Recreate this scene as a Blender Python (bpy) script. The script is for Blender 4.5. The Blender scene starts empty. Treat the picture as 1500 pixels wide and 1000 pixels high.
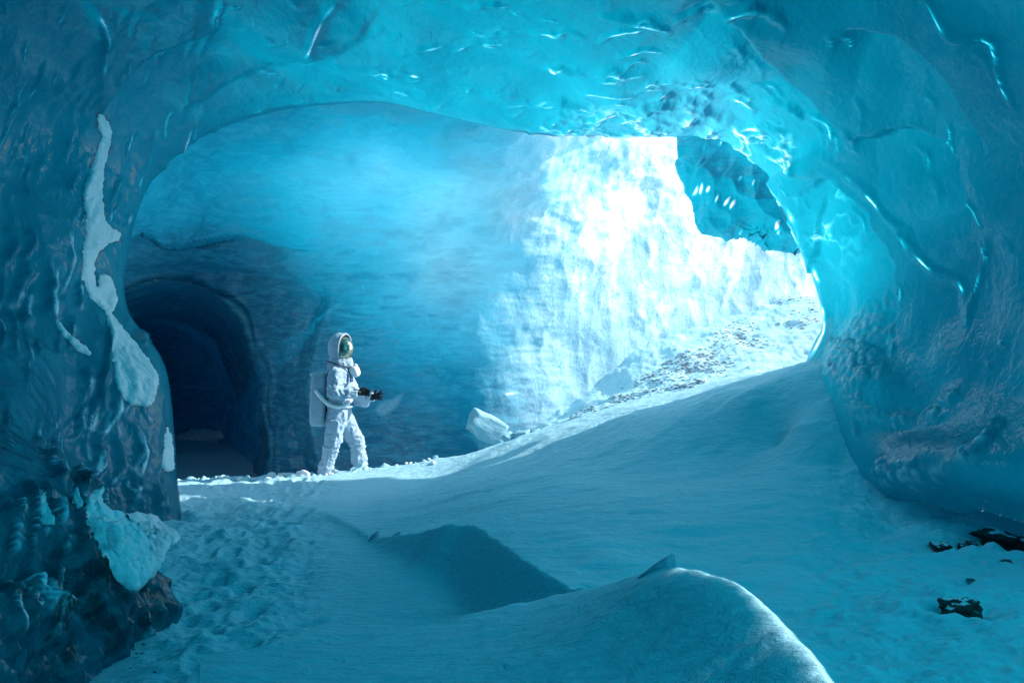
import bpy, bmesh, math, random
import numpy as np
from mathutils import Vector, Matrix, Euler
from mathutils.bvhtree import BVHTree

R = math.radians
scene = bpy.context.scene
COL = scene.collection
random.seed(4)

# ------------------------------------------------------------------ camera, sky, sun, exposure
CAM_Z = 1.7
FPX = 1400.0                       # focal length in pixels of the 1500 wide photograph
cam_data = bpy.data.cameras.new("camera")
cam = bpy.data.objects.new("camera", cam_data)
COL.objects.link(cam)
cam.location = (0, 0, CAM_Z)
cam.rotation_euler = (R(90), 0, 0)
cam_data.sensor_width = 36.0
cam_data.lens = 36.0 * FPX / 1500.0
cam_data.clip_start = 0.05
cam_data.clip_end = 500
scene.camera = cam

SUN_DIR = Vector((0.84, 0.11, 0.50)).normalized()      # towards the sun
sun_el = math.asin(SUN_DIR.z)
sun_az = math.atan2(SUN_DIR.x, SUN_DIR.y)
world = bpy.data.worlds.new("World")
scene.world = world
world.use_nodes = True
wn = world.node_tree
sky = wn.nodes.new("ShaderNodeTexSky")
sky.sky_type = 'NISHITA'
sky.sun_disc = False
sky.sun_elevation = sun_el
sky.sun_rotation = sun_az
bg = wn.nodes["Background"]
bg.inputs[1].default_value = 0.15
wn.links.new(sky.outputs[0], bg.inputs[0])

sun_data = bpy.data.lights.new("sun", 'SUN')
sun_data.energy = 4.0
sun_data.angle = R(0.5)
sun_data.color = (1.0, 0.985, 0.97)
sun = bpy.data.objects.new("sun", sun_data)
COL.objects.link(sun)
sun.location = (20, 0, 20)
sun.rotation_euler = (-SUN_DIR).to_track_quat('-Z', 'Y').to_euler()

vs = scene.view_settings
vs.view_transform = 'Standard'
vs.look = 'None'
vs.exposure = 0.85
vs.gamma = 1.0
scene.render.engine = 'CYCLES'
cy = scene.cycles
cy.use_denoising = True
cy.max_bounces = 10
cy.diffuse_bounces = 7
cy.glossy_bounces = 4
cy.transmission_bounces = 8
cy.caustics_reflective = False
cy.caustics_refractive = False
cy.sample_clamp_indirect = 6.0

# ------------------------------------------------------------------ helpers
def at(px, py, Y):
    return np.array([(px - 750) / FPX * Y, Y, CAM_Z - (py - 500) / FPX * Y])

def to_px(P):
    Y = np.maximum(P[..., 1], 0.3)
    return 750 + P[..., 0] / Y * FPX, 500 - (P[..., 2] - CAM_Z) / Y * FPX

def hash01(ix, iy, iz, seed):
    h = (ix.astype(np.int64) * 374761393 + iy.astype(np.int64) * 668265263
         + iz.astype(np.int64) * 2147483647 + seed * 144665) & 0xFFFFFFFF
    h = ((h ^ (h >> 13)) * 1274126177) & 0xFFFFFFFF
    h = ((h ^ (h >> 16)) * 2246822519) & 0xFFFFFFFF
    return ((h ^ (h >> 15)) & 0xFFFFFF) / float(0xFFFFFF)

def vnoise(P, seed=0):
    """value noise in -1..1"""
    i = np.floor(P).astype(np.int64)
    f = P - i
    f = f * f * f * (f * (f * 6 - 15) + 10)
    r = 0
    for dx in (0, 1):
        wx = f[..., 0] if dx else 1 - f[..., 0]
        for dy in (0, 1):
            wy = f[..., 1] if dy else 1 - f[..., 1]
            for dz in (0, 1):
                wz = f[..., 2] if dz else 1 - f[..., 2]
                r = r + wx * wy * wz * hash01(i[..., 0] + dx, i[..., 1] + dy, i[..., 2] + dz, seed)
    return r * 2 - 1

def fbm(P, octaves=4, seed=0, gain=0.5):
    r, a = 0, 1.0
    for o in range(octaves):
        r = r + a * vnoise(P * (2.03 ** o) + o * 17.3, seed + o)
        a *= gain
    return r

def worley(P, seed=0):
    i = np.floor(P).astype(np.int64)
    f1 = np.full(P.shape[:-1], 9.0)
    f2 = np.full(P.shape[:-1], 9.0)
    for dx in (-1, 0, 1):
        for dy in (-1, 0, 1):
            for dz in (-1, 0, 1):
                c = i + np.array([dx, dy, dz])
                q = np.stack([c[..., k] + 0.1 + 0.8 * hash01(c[..., 0], c[..., 1], c[..., 2], seed + 31 * k) for k in range(3)], -1)
                d = np.sqrt(((q - P) ** 2).sum(-1))
                m = d < f1
                f2 = np.where(m, f1, np.minimum(f2, d))
                f1 = np.where(m, d, f1)
    return f1, f2

def sstep(x, a, b):
    t = np.clip((x - a) / (b - a), 0, 1)
    return t * t * (3 - 2 * t)

def poly_dist(x, y, pts):
    """unsigned distance, signed side and parameter 0..1 along an open polyline"""
    pts = np.asarray(pts, float)
    best = np.full(x.shape, 1e9)
    side = np.zeros(x.shape)
    par = np.zeros(x.shape)
    seg = np.sqrt((np.diff(pts, axis=0) ** 2).sum(1))
    cum = np.concatenate([[0], np.cumsum(seg)])
    for k in range(len(pts) - 1):
        a, b = pts[k], pts[k + 1]
        d = b - a
        L2 = (d ** 2).sum() + 1e-12
        t = np.clip(((x - a[0]) * d[0] + (y - a[1]) * d[1]) / L2, 0, 1)
        ex, ey = x - (a[0] + t * d[0]), y - (a[1] + t * d[1])
        dd = np.sqrt(ex * ex + ey * ey)
        m = dd < best
        s = d[0] * (y - a[1]) - d[1] * (x - a[0])
        best = np.where(m, dd, best)
        side = np.where(m, np.sign(s), side)
        par = np.where(m, (cum[k] + t * seg[k]) / cum[-1], par)
    return best, side, par

def inside_poly(x, y, pts):
    pts = np.asarray(pts, float)
    r = np.zeros(x.shape, bool)
    n = len(pts)
    for k in range(n):
        x1, y1 = pts[k]
        x2, y2 = pts[(k + 1) % n]
        c = ((y1 > y) != (y2 > y)) & (x < (x2 - x1) * (y - y1) / (y2 - y1 + 1e-12) + x1)
        r ^= c
    return r

def sd_poly(x, y, pts):
    """signed distance to a closed polygon, positive inside"""
    pts = list(pts)
    d, _, _ = poly_dist(x, y, pts + [pts[0]])
    return np.where(inside_poly(x, y, pts), d, -d)

def smooth_line(pts, n=200):
    """Catmull-Rom through the points, resampled evenly"""
    p = np.asarray(pts, float)
    p = np.vstack([2 * p[0] - p[1], p, 2 * p[-1] - p[-2]])
    out = []
    for k in range(1, len(p) - 2):
        t = np.linspace(0, 1, 24, endpoint=False)[:, None]
        a, b, c, d = p[k - 1], p[k], p[k + 1], p[k + 2]
        out.append(0.5 * ((2 * b) + (-a + c) * t + (2 * a - 5 * b + 4 * c - d) * t ** 2 + (-a + 3 * b - 3 * c + d) * t ** 3))
    out.append(p[-2][None])
    q = np.vstack(out)
    s = np.concatenate([[0], np.cumsum(np.sqrt((np.diff(q, axis=0) ** 2).sum(1)))])
    u = np.linspace(0, s[-1], n)
    return np.stack([np.interp(u, s, q[:, k]) for k in range(q.shape[1])], 1)

class Spline2:
    """smooth surface through scattered control points"""
    def __init__(self, xy, v, scale, lin=0.0, reg=1e-4):
        self.s = np.asarray(scale, float)
        self.p = np.asarray(xy, float) / self.s
        n = len(v)
        K = self.k(self.p, self.p) + reg * np.eye(n)
        Q = np.hstack([np.ones((n, 1)), self.p])
        A = np.block([[K, Q], [Q.T, np.zeros((3, 3))]])
        self.w = np.linalg.solve(A, np.concatenate([np.asarray(v, float), np.zeros(3)]))
    def k(self, a, b):
        r2 = ((a[:, None, :] - b[None, :, :]) ** 2).sum(-1)
        r = np.sqrt(r2 + 1e-9)
        return r2 * np.log(r + 1e-9) * 0.5 - r * 0.25
    def __call__(self, x, y):
        sh = x.shape
        q = np.stack([x.ravel() / self.s[0], y.ravel() / self.s[1]], 1)
        out = np.empty(len(q))
        for i in range(0, len(q), 20000):
            b = q[i:i + 20000]
            out[i:i + 20000] = self.k(b, self.p) @ self.w[:-3] + self.w[-3] + b @ self.w[-2:]
        return out.reshape(sh)

def grid_normals(P):
    du = np.gradient(P, axis=0)
    dv = np.gradient(P, axis=1)
    n = np.cross(du, dv)
    return n / (np.linalg.norm(n, axis=-1, keepdims=True) + 1e-12)

def raw_mesh(name, verts, quads):
    me = bpy.data.meshes.new(name)
    verts = np.ascontiguousarray(verts, np.float32)
    quads = np.ascontiguousarray(quads, np.int32)
    nq, k = quads.shape
    me.vertices.add(len(verts))
    me.vertices.foreach_set("co", verts.ravel())
    me.loops.add(nq * k)
    me.loops.foreach_set("vertex_index", quads.ravel())
    me.polygons.add(nq)
    me.polygons.foreach_set("loop_start", np.arange(0, nq * k, k, dtype=np.int32))
    me.polygons.foreach_set("loop_total", np.full(nq, k, np.int32))
    me.polygons.foreach_set("use_smooth", np.ones(nq, bool))
    me.update(calc_edges=True)
    me.validate()
    return me

def grid_mesh(name, P, keep=None, flip=False, attrs=None):
    n, m = P.shape[:2]
    idx = np.arange(n * m).reshape(n, m)
    q = np.stack([idx[:-1, :-1], idx[1:, :-1], idx[1:, 1:], idx[:-1, 1:]], -1).reshape(-1, 4)
    if flip:
        q = q[:, ::-1]
    if keep is not None:
        kf = keep.ravel()
        q = q[kf[q].all(1)]
        used = np.unique(q)
        remap = np.full(n * m, -1)
        remap[used] = np.arange(len(used))
        me = raw_mesh(name, P.reshape(-1, 3)[used], remap[q])
    else:
        used = slice(None)
        me = raw_mesh(name, P.reshape(-1, 3), q)
    for k, v in (attrs or {}).items():
        set_attr(me, k, v.ravel()[used])
    return me

def link(name, me, mat, parent=None, **tags):
    o = bpy.data.objects.new(name, me)
    COL.objects.link(o)
    if mat is not None and me is not None:
        me.materials.clear()
        me.materials.append(mat)
    if parent is not None:
        o.parent = parent
    for k, v in tags.items():
        o[k] = v
    return o

def set_attr(me, name, vals):
    at_ = me.attributes.new(name, 'FLOAT', 'POINT')
    at_.data.foreach_set("value", np.ascontiguousarray(vals, np.float32).ravel())

# ------------------------------------------------------------------ materials
def node_mat(name):
    m = bpy.data.materials.new(name)
    m.use_nodes = True
    nt = m.node_tree
    nt.nodes.clear()
    out = nt.nodes.new("ShaderNodeOutputMaterial")
    return m, nt, out

class NT:
    def __init__(self, nt):
        self.nt = nt
        self.tc = nt.nodes.new("ShaderNodeTexCoord")
    def new(self, t, **kw):
        n = self.nt.nodes.new(t)
        for k, v in kw.items():
            setattr(n, k, v)
        return n
    def lk(self, a, b):
        self.nt.links.new(a, b)
    def coords(self, scale=(1, 1, 1), rot=(0, 0, 0)):
        mp = self.new("ShaderNodeMapping")
        mp.inputs['Scale'].default_value = scale
        mp.inputs['Rotation'].default_value = rot
        self.lk(self.tc.outputs['Object'], mp.inputs[0])
        return mp.outputs[0]
    def noise(self, scale, detail=4, rough=0.55, dist=0.0, stretch=(1, 1, 1), rot=(0, 0, 0)):
        n = self.new("ShaderNodeTexNoise")
        n.inputs['Scale'].default_value = scale
        n.inputs['Detail'].default_value = detail
        n.inputs['Roughness'].default_value = rough
        n.inputs['Distortion'].default_value = dist
        self.lk(self.coords(stretch, rot), n.inputs['Vector'])
        return n.outputs['Fac']
    def voro(self, scale, feature='F1', stretch=(1, 1, 1), rnd=1.0, rot=(0, 0, 0)):
        n = self.new("ShaderNodeTexVoronoi", feature=feature)
        n.inputs['Scale'].default_value = scale
        n.inputs['Randomness'].default_value = rnd
        self.lk(self.coords(stretch, rot), n.inputs['Vector'])
        return n.outputs['Distance']
    def ramp(self, fac, stops):
        r = self.new("ShaderNodeValToRGB")
        el = r.color_ramp.elements
        while len(el) < len(stops):
            el.new(0.5)
        for e, (p, c) in zip(el, stops):
            e.position = p
            if isinstance(c, (int, float)):
                c = (c, c, c)
            e.color = (*c, 1)
        self.lk(fac, r.inputs[0])
        return r.outputs[0]
    def mix(self, fac, a, b, blend='MIX'):
        n = self.new("ShaderNodeMix", data_type='RGBA', blend_type=blend)
        for s, v in ((n.inputs[0], fac), (n.inputs[6], a), (n.inputs[7], b)):
            if hasattr(v, 'links') or hasattr(v, 'is_linked'):
                self.lk(v, s)
            elif isinstance(v, (int, float)):
                s.default_value = v
            else:
                s.default_value = (*v, 1)
        return n.outputs[2]
    def math(self, op, a, b=0.0):
        n = self.new("ShaderNodeMath", operation=op)
        for s, v in ((n.inputs[0], a), (n.inputs[1], b)):
            if hasattr(v, 'is_linked'):
                self.lk(v, s)
            else:
                s.default_value = v
        return n.outputs[0]
    def bump(self, height, strength, dist, prev=None):
        b = self.new("ShaderNodeBump")
        b.inputs['Strength'].default_value = strength
        b.inputs['Distance'].default_value = dist
        self.lk(height, b.inputs['Height'])
        if prev is not None:
            self.lk(prev, b.inputs['Normal'])
        return b.outputs[0]

def principled(t, color, rough, normal=None, ior=1.31, spec=0.5, metal=0.0):
    p = t.new("ShaderNodeBsdfPrincipled")
    for s, v in ((p.inputs['Base Color'], color), (p.inputs['Roughness'], rough)):
        if hasattr(v, 'is_linked'):
            t.lk(v, s)
        elif isinstance(v, (int, float)):
            s.default_value = v
        else:
            s.default_value = (*v, 1)
    p.inputs['IOR'].default_value = ior
    p.inputs['Specular IOR Level'].default_value = spec
    p.inputs['Metallic'].default_value = metal
    if normal is not None:
        t.lk(normal, p.inputs['Normal'])
    return p

TINT = (0.40, 0.79, 0.98)
ABSORB = (3.8, 0.12, 0.04)          # per metre of ice: red is swallowed first

def ice_material(name, clear, bubbly, tfac, rough=0.12, patch=0.5, streak=0.0, streak_col=(0.01, 0.07, 0.16),
                 bumps=((5, 0.5, 0.06), (17, 0.45, 0.02)), specks=0.0, stretch=(1, 1, 1), coat=0.3):
    m, nt, out = node_mat(name)
    t = NT(nt)
    n1 = t.noise(patch, 7, 0.6, 1.2)
    c = t.mix(t.ramp(n1, [(0.36, 0.0), (0.66, 1.0)]), clear, bubbly)
    # fine crystal grain
    g = t.noise(42, 3, 0.7)
    c = t.mix(t.ramp(g, [(0.35, 0.0), (0.75, 0.35)]), c, bubbly)
    # cloudy veins
    v = t.noise(1.6, 8, 0.65, 2.5)
    c = t.mix(t.ramp(v, [(0.46, 0.0), (0.5, 0.35), (0.54, 0.0)]), c, clear)
    if streak:
        s = t.noise(1.0, 10, 0.74, 1.4, (1.8, 1.8, 9.0))
        sm = t.noise(0.7, 4, 0.6, 0.5)
        fa = t.new("ShaderNodeAttribute", attribute_name="frost_light")
        streak = t.math('MULTIPLY', t.math('SUBTRACT', 1.0, fa.outputs['Fac']), streak)
        f = t.math('MULTIPLY', t.ramp(s, [(0.44, 1.0), (0.6, 0.0)]), t.ramp(sm, [(0.25, 0.35), (0.65, 1.0)]))
        c = t.mix(t.math('MULTIPLY', f, streak), c, streak_col)
    if specks > 0:
        d = t.voro(3.2)
        d2 = t.noise(4, 2)
        k = t.math('MULTIPLY', t.math('LESS_THAN', d, 0.055), t.math('GREATER_THAN', d2, 0.56))
        c = t.mix(t.math('MULTIPLY', k, specks), c, (0.02, 0.03, 0.035))
    nrm = None
    for (sc, st, di) in bumps:
        nrm = t.bump(t.noise(sc, 3, 0.5, 0.6, stretch), st, di, nrm)
    fr = t.new("ShaderNodeAttribute", attribute_name="frost_light")
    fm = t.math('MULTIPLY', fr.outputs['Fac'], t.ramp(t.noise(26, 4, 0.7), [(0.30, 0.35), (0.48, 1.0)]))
    c = t.mix(fm, c, (0.72, 0.88, 0.95))  # whitens the ice: frost, painted glints and sunlit white of the wall
    di_ = t.new("ShaderNodeAttribute", attribute_name="dirt")
    dm = t.math('MULTIPLY', di_.outputs['Fac'], t.ramp(t.noise(3.5, 7, 0.7, 0.8), [(0.42, 0.0), (0.56, 1.0)]))
    c = t.mix(dm, c, (0.018, 0.016, 0.015))
    p = principled(t, c, 0.05 if coat > 0.5 else rough, nrm, 1.5 if coat > 0.5 else 1.31, 0.5 if coat > 0.5 else 0.3)
    p.inputs['Specular Tint'].default_value = (0.50, 0.86, 1.0, 1)       # reflections seen through a film of blue ice
    coat = 0.12 if coat > 0.5 else coat
    p.inputs['Coat Weight'].default_value = coat
    p.inputs['Coat Roughness'].default_value = 0.03
    p.inputs['Coat IOR'].default_value = 1.8
    t.lk(nrm, p.inputs['Coat Normal'])
    tr = t.new("ShaderNodeBsdfTranslucent")
    th = t.new("ShaderNodeAttribute", attribute_name="thickness")
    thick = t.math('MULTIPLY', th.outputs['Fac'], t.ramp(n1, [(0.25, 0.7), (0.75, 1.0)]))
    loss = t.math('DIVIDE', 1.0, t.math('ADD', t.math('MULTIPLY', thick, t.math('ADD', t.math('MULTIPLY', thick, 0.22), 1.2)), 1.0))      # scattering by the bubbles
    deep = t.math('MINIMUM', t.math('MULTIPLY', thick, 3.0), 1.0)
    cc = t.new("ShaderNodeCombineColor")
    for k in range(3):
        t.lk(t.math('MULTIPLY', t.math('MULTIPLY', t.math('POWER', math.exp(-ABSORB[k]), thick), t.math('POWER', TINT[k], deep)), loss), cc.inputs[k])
    t.lk(cc.outputs[0], tr.inputs[0])
    t.lk(nrm, tr.inputs[1])
    mx = t.new("ShaderNodeMixShader")
    t.lk(t.math('MULTIPLY', t.math('SUBTRACT', 1.0, fm), tfac), mx.inputs[0])
    t.lk(p.outputs[0], mx.inputs[1])
    t.lk(tr.outputs[0], mx.inputs[2])
    t.lk(mx.outputs[0], out.inputs[0])
    return m

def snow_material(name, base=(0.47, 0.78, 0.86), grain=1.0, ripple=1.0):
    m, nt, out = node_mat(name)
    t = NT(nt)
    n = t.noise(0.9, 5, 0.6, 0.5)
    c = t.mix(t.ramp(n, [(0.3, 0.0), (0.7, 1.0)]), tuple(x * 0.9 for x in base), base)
    nrm = t.bump(t.noise(6, 6, 0.65, 0.5, (1.0, 2.8, 2.8), (0, 0, R(25))), 0.7 * ripple, 0.06)
    nrm = t.bump(t.noise(38, 4, 0.65, 0.2, (1, 2.0, 2.0), (0, 0, R(25))), 0.55 * grain, 0.012, nrm)
    nrm = t.bump(t.noise(160, 2, 0.6), 0.5 * grain, 0.003, nrm)
    p = principled(t, c, 0.55, nrm, 1.31, 0.25)
    t.lk(p.outputs[0], out.inputs[0])
    return m

M = {}
M['near_ice'] = ice_material("near_ice", (0.02, 0.21, 0.30), (0.07, 0.38, 0.48), 0.58, rough=0.12, patch=0.55, specks=1.0,
                             bumps=((6, 0.35, 0.05), (19, 0.35, 0.02)), stretch=(1.3, 1.0, 0.8), coat=0.6)
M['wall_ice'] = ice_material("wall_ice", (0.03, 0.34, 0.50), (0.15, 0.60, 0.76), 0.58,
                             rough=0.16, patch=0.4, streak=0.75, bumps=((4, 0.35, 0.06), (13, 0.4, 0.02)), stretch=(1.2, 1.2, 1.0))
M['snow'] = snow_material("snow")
M['sunlit_snow'] = snow_material("sunlit_snow", (0.93, 0.95, 0.97), 1.0, 0.4)  # sunlit white put into the colour of strips, bank and lumps

# ------------------------------------------------------------------ snow ground
floor_pts = [  # photo position and distance
    (260, 706, 12.5), (350, 706, 12.4), (480, 698, 12.2), (120, 720, 10.5), (150, 745, 8.8), (200, 760, 8.4), (300, 760, 9.2), (420, 740, 9.9),
    (480, 757, 8.9), (300, 850, 6.9), (300, 950, 5.3), (200, 900, 6.2), (100, 1000, 5.0), (500, 860, 6.75),
    (560, 830, 7.2), (640, 850, 6.85), (700, 930, 5.75), (600, 1000, 4.9), (800, 960, 5.1), (700, 1090, 4.1), (300, 1090, 4.1)]
floor_xyz = [at(*p) for p in floor_pts] + [np.array(v) for v in (
    (3, 5, -.1), (2, 10, -.2), (0, 9, -.05), (-5, 5, .2), (-5, 12, 0), (-4, 14.2, -.55), (-2.6, 14.5, -.55), (0, 14.5, -.45), (3, 14, -.3),
    (-4, 18, -.5), (3, 20, -.3), (0, 0, 0), (4, 0, 0), (-4, 0, 0))]
ridge_pts = [
    (260, 706, 12.5), (350, 706, 12.4), (480, 698, 12.2), (560, 686, 12.0), (640, 672, 11.7), (760, 640, 11.3), (880, 612, 10.9),
    (1000, 585, 10.6), (1100, 561, 10.3), (1180, 536, 10.15), (1240, 520, 10.2),
    (1175, 560, 9.75), (1100, 585, 9.7), (1000, 612, 9.8), (900, 640, 9.9), (780, 668, 10.3), (640, 695, 10.9),
    (560, 715, 10.6), (420, 740, 9.9), (300, 760, 9.2),
    (480, 757, 8.9), (545, 785, 8.0), (600, 778, 7.6), (650, 771, 7.2), (690, 770, 7.0), (725, 788, 6.5), (760, 815, 6.0),
    (800, 838, 5.6), (850, 858, 5.2), (900, 885, 4.75), (960, 930, 4.2), (1000, 1000, 3.6),
    (700, 720, 9.0), (820, 700, 9.0), (940, 690, 9.05), (1060, 670, 9.25), (1140, 650, 9.4),
    (800, 760, 7.2), (900, 760, 7.0), (1000, 760, 7.0), (1080, 740, 7.5),
    (1165, 622, 9.25), (1240, 672, 8.9), (1275, 735, 8.2), (1310, 790, 7.5), (1400, 805, 7.1), (1500, 795, 7.3),
    (1000, 800, 6.4), (1150, 720, 7.9), (1200, 800, 6.7), (1250, 750, 7.75), (1200, 950, 4.7), (1450, 950, 4.75), (1400, 870, 5.7), (1100, 900, 5.2),
    (1300, 1050, 3.9), (1000, 900, 4.9)]
ridge_xyz = [at(*p) for p in ridge_pts] + [np.array(v) for v in (
    (-4, 14.2, -.55), (-2.6, 14.5, -.55), (-1, 14.2, -.45), (-3.2, 13.3, -.35), (-1.5, 12.9, -.2), (-0.6, 12.5, 0.0), (4, 3, .1), (5, 6, .15), (5, 8, .3), (0, 2.5, .2),
    (-4, 19, -.6), (4.2, 10.6, 1.2), (6, 11.5, 1.1), (7.5, 11, .9), (7.5, 14, 1.1), (0, 20, .9))] + [
    np.array((x, y, .83 + .2 * (y - 13.3) + .12 * (min(x, 6.2) - 1.4) - 0.15 * max(x - 6.2, 0))) for x, y in
    ((1.4, 13.3), (2.5, 14), (3.2, 15.5), (4.6, 14), (4.4, 17), (2.2, 16.4), (6, 19.6), (6, 16), (7.5, 17), (7.5, 20), (3, 18), (5, 20))] + [
    at(*p) for p in ((860, 592, 15.0), (780, 634, 14.4), (700, 668, 13.6))]
EDGE = [(100, 725, 10.6), (300, 742, 10.0), (400, 748, 9.4), (480, 757, 8.9), (545, 785, 8.0), (600, 778, 7.6), (650, 771, 7.2), (690, 770, 7.0), (725, 788, 6.5),
        (760, 815, 6.0), (800, 838, 5.6), (850, 858, 5.2), (900, 885, 4.75), (960, 930, 4.2), (1000, 1000, 3.6), (1020, 1300, 2.4)]
edge_xy = smooth_line([at(*p)[:2] for p in EDGE], 90)
fx = np.array(floor_xyz); rx = np.array(ridge_xyz)
SF = Spline2(fx[:, :2], fx[:, 2], (1, 1.0))
SR = Spline2(rx[:, :2], rx[:, 2], (1, 1.0))

def ground_z(X, Y):
    Xc = np.clip(X, -5, 7.5); Yc = np.clip(Y, 2.2, 20)
    f = SF(Xc, Yc); p = SR(Xc, Yc)
    d, side, par = poly_dist(Xc, Yc, edge_xy)
    sd = np.where(side < 0, d, -d)                    # positive on the low side of the wind-cut edge
    k = sstep(par, 0.22, 0.42)
    drop = np.where(sd > 0, sd * (0.25 + 1.25 * k) , 0.0)
    z2 = p - drop
    e = 0.09 + 0.05 * (1 - k)
    z = 0.5 * (f + z2 + np.sqrt((f - z2) ** 2 + e * e)) - e * 0.3   # smooth maximum
    z = np.where(sd < -0.6, p, z * sstep(sd, -0.6, -0.1) + p * (1 - sstep(sd, -0.6, -0.1)))
    far = sstep(np.maximum(np.abs(X) - 7.5, 0), 0, 20)
    return z * (1 - far) + 0.3 * far

xs = np.concatenate([-np.geomspace(90, 5.2, 22), np.linspace(-5, 5.4, 640), np.geomspace(5.7, 90, 26)])
ys = np.concatenate([-np.geomspace(60, 1.2, 14), np.linspace(-0.8, 2.4, 18), np.geomspace(2.5, 13.2, 560), np.geomspace(13.3, 20, 110), np.geomspace(20.5, 120, 16)])
GX, GY = np.meshgrid(xs, ys, indexing='ij')
GZ = ground_z(GX, GY)
P3 = np.stack([GX, GY, np.zeros_like(GX)], -1)
pxg, pyg = to_px(np.stack([GX, GY, GZ], -1))
# trodden track on the left, wind ripples on the drift, lumps along the crest
trod = sstep(-pxg, -520, -400) * sstep(pxg, 170, 260) * sstep(GY, 3, 5) * sstep(-GY, -12.6, -12.0)
GZ += trod * (0.035 * fbm(P3 * 4.5, 4, 5) + 0.02 * np.abs(fbm(P3 * 11, 3, 9)))
w1, w2 = worley(P3 * np.array([2.6, 2.6, 1]) + 0.3 * fbm(P3 * 3, 2, 77)[..., None], 12)
GZ -= trod * 0.07 * sstep(-w1, -0.32, -0.12)
crest_y = np.interp(GX, [at(*p)[0] for p in ridge_pts[:11]], [p[2] for p in ridge_pts[:11]])
lump = np.exp(-((GY - crest_y + 0.1) / 0.28) ** 2) * (sstep(-GX, 1.2, 1.9) * 1.0 + 0.12)
GZ += lump * (0.05 * np.maximum(fbm(P3 * 7, 3, 21), -0.1) + 0.03 * np.abs(fbm(P3 * 15, 3, 22)))
rr = np.stack([GX * 0.9 + GY * 0.42, (GY * 0.9 - GX * 0.42) * 3.0, np.zeros_like(GX)], -1)
GZ += 0.014 * fbm(rr * 2.0, 5, 40, 0.6) * sstep(pxg, 450, 650) * sstep(-GY, -13, -11)
rough_r = sstep(pxg, 1120, 1240) * sstep(-GY, -9.6, -8.8)
GZ += rough_r * (0.030 * fbm(P3 * 5, 4, 60) + 0.016 * np.abs(fbm(P3 * 16, 3, 61)))
GZ += 0.006 * fbm(P3 * 3.2, 3, 70) + 0.03 * sstep(pxg, 450, 650) * sstep(-GY, -10.5, -9) * fbm(rr * 0.45, 3, 71)
scree = sstep(GY, crest_y + 0.8, crest_y + 1.6) * sstep(GX, -0.4, 0.8)
GZ += scree * (0.05 * fbm(P3 * 2.5, 3, 81) + 0.018 * np.abs(fbm(P3 * 8, 3, 82)))
trail = smooth_line([at(*p)[:2] for p in ((330, 1010, 4.6), (330, 900, 6.0), (345, 830, 7.2), (380, 780, 8.7), (420, 745, 10.0), (455, 715, 11.4))], 23)
tdir = np.gradient(trail, axis=0); tdir /= np.linalg.norm(tdir, axis=1, keepdims=True)
for k_, (c_, d_) in enumerate(zip(trail, tdir)):
    off_ = 0.11 * (1 if k_ % 2 else -1) + 0.03 * math.sin(k_ * 5.1)
    dx_, dy_ = GX - (c_[0] + d_[1] * off_), GY - (c_[1] - d_[0] * off_)
    a_, b_ = dx_ * d_[0] + dy_ * d_[1], dx_ * d_[1] - dy_ * d_[0]
    e_ = np.sqrt((a_ / 0.16) ** 2 + (b_ / 0.07) ** 2)
    GZ += -0.026 * sstep(-e_, -1.15, -0.75) + 0.008 * np.exp(-((e_ - 1.35) / 0.25) ** 2)
ROCKS = ((1404, 922, 5.42, 0.10, "dark rock in a hollow melted into the snow of the lower right"),
         (1381, 802, 7.15, 0.10, "frosted dark rock at the foot of the right ice wall"),
         (1472, 790, 7.3, 0.18, "widest black rock tucked under the right ice wall at the frame edge"),
         (1418, 795, 7.25, 0.08, "low black rock between the frosted rock and the widest rock under the wall"),
         (1440, 815, 6.95, 0.025, "tiny dark stone on the snow just below the low black rock"),
         (1474, 832, 6.7, 0.04, "small dark stone on the snow below the widest black rock"),
         (1423, 868, 6.1, 0.025, "tiny half buried stone between the wall and the hollow with the rock"))
for px_, py_, Y_, r_, _l in ROCKS:
    q_ = at(px_, py_, Y_)
    d_ = np.sqrt(((GX - q_[0]) / 1.25) ** 2 + (GY - q_[1]) ** 2)
    GZ += -0.55 * r_ * np.exp(-(d_ / (1.5 * r_)) ** 2) + 0.30 * r_ * np.exp(-((d_ - 2.6 * r_) / (0.9 * r_)) ** 2)
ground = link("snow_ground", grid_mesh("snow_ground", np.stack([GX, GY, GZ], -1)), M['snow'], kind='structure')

def ground_at(x, y):
    return float(ground_z(np.array([x]), np.array([y]))[0])

# ------------------------------------------------------------------ near cave: left pillar, ceiling and right wall as one ice arch
LIP = [(262, 840, 9.0), (258, 770, 9.0), (252, 700, 9.1), (248, 640, 9.2), (236, 580, 9.3), (210, 515, 9.4), (182, 462, 9.6), (173, 420, 9.8), (180, 365, 10.0),
       (192, 312, 10.2), (215, 262, 10.5), (255, 222, 10.7), (310, 188, 10.9), (400, 160, 11.0), (480, 150, 11.0), (560, 147, 11.0),
       (640, 165, 11.0), (740, 187, 11.0), (820, 197, 10.8), (900, 201, 10.6), (985, 204, 10.5), (1045, 206, 10.5), (1095, 235, 10.5), (1135, 275, 10.5), (1163, 325, 10.5),
       (1185, 385, 10.5), (1202, 430, 10.5), (1206, 470, 10.5), (1192, 520, 10.4), (1184, 560, 10.2), (1182, 640, 9.8), (1185, 760, 9.6), (1190, 900, 9.4)]
NA = 860
lip = smooth_line(LIP, NA)
L3 = np.stack([at(*q) for q in lip])                       # NA,3
cen = np.array([at(700, 480, 10)[0], at(700, 480, 10)[2]])
tang = np.gradient(L3[:, [0, 2]], axis=0)
for _ in range(60):
    tang[1:-1] = 0.25 * tang[:-2] + 0.5 * tang[1:-1] + 0.25 * tang[2:]
nout = np.stack([-tang[:, 1], tang[:, 0]], 1)
nout /= np.linalg.norm(nout, axis=1, keepdims=True)
rad = L3[:, [0, 2]] - cen
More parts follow.
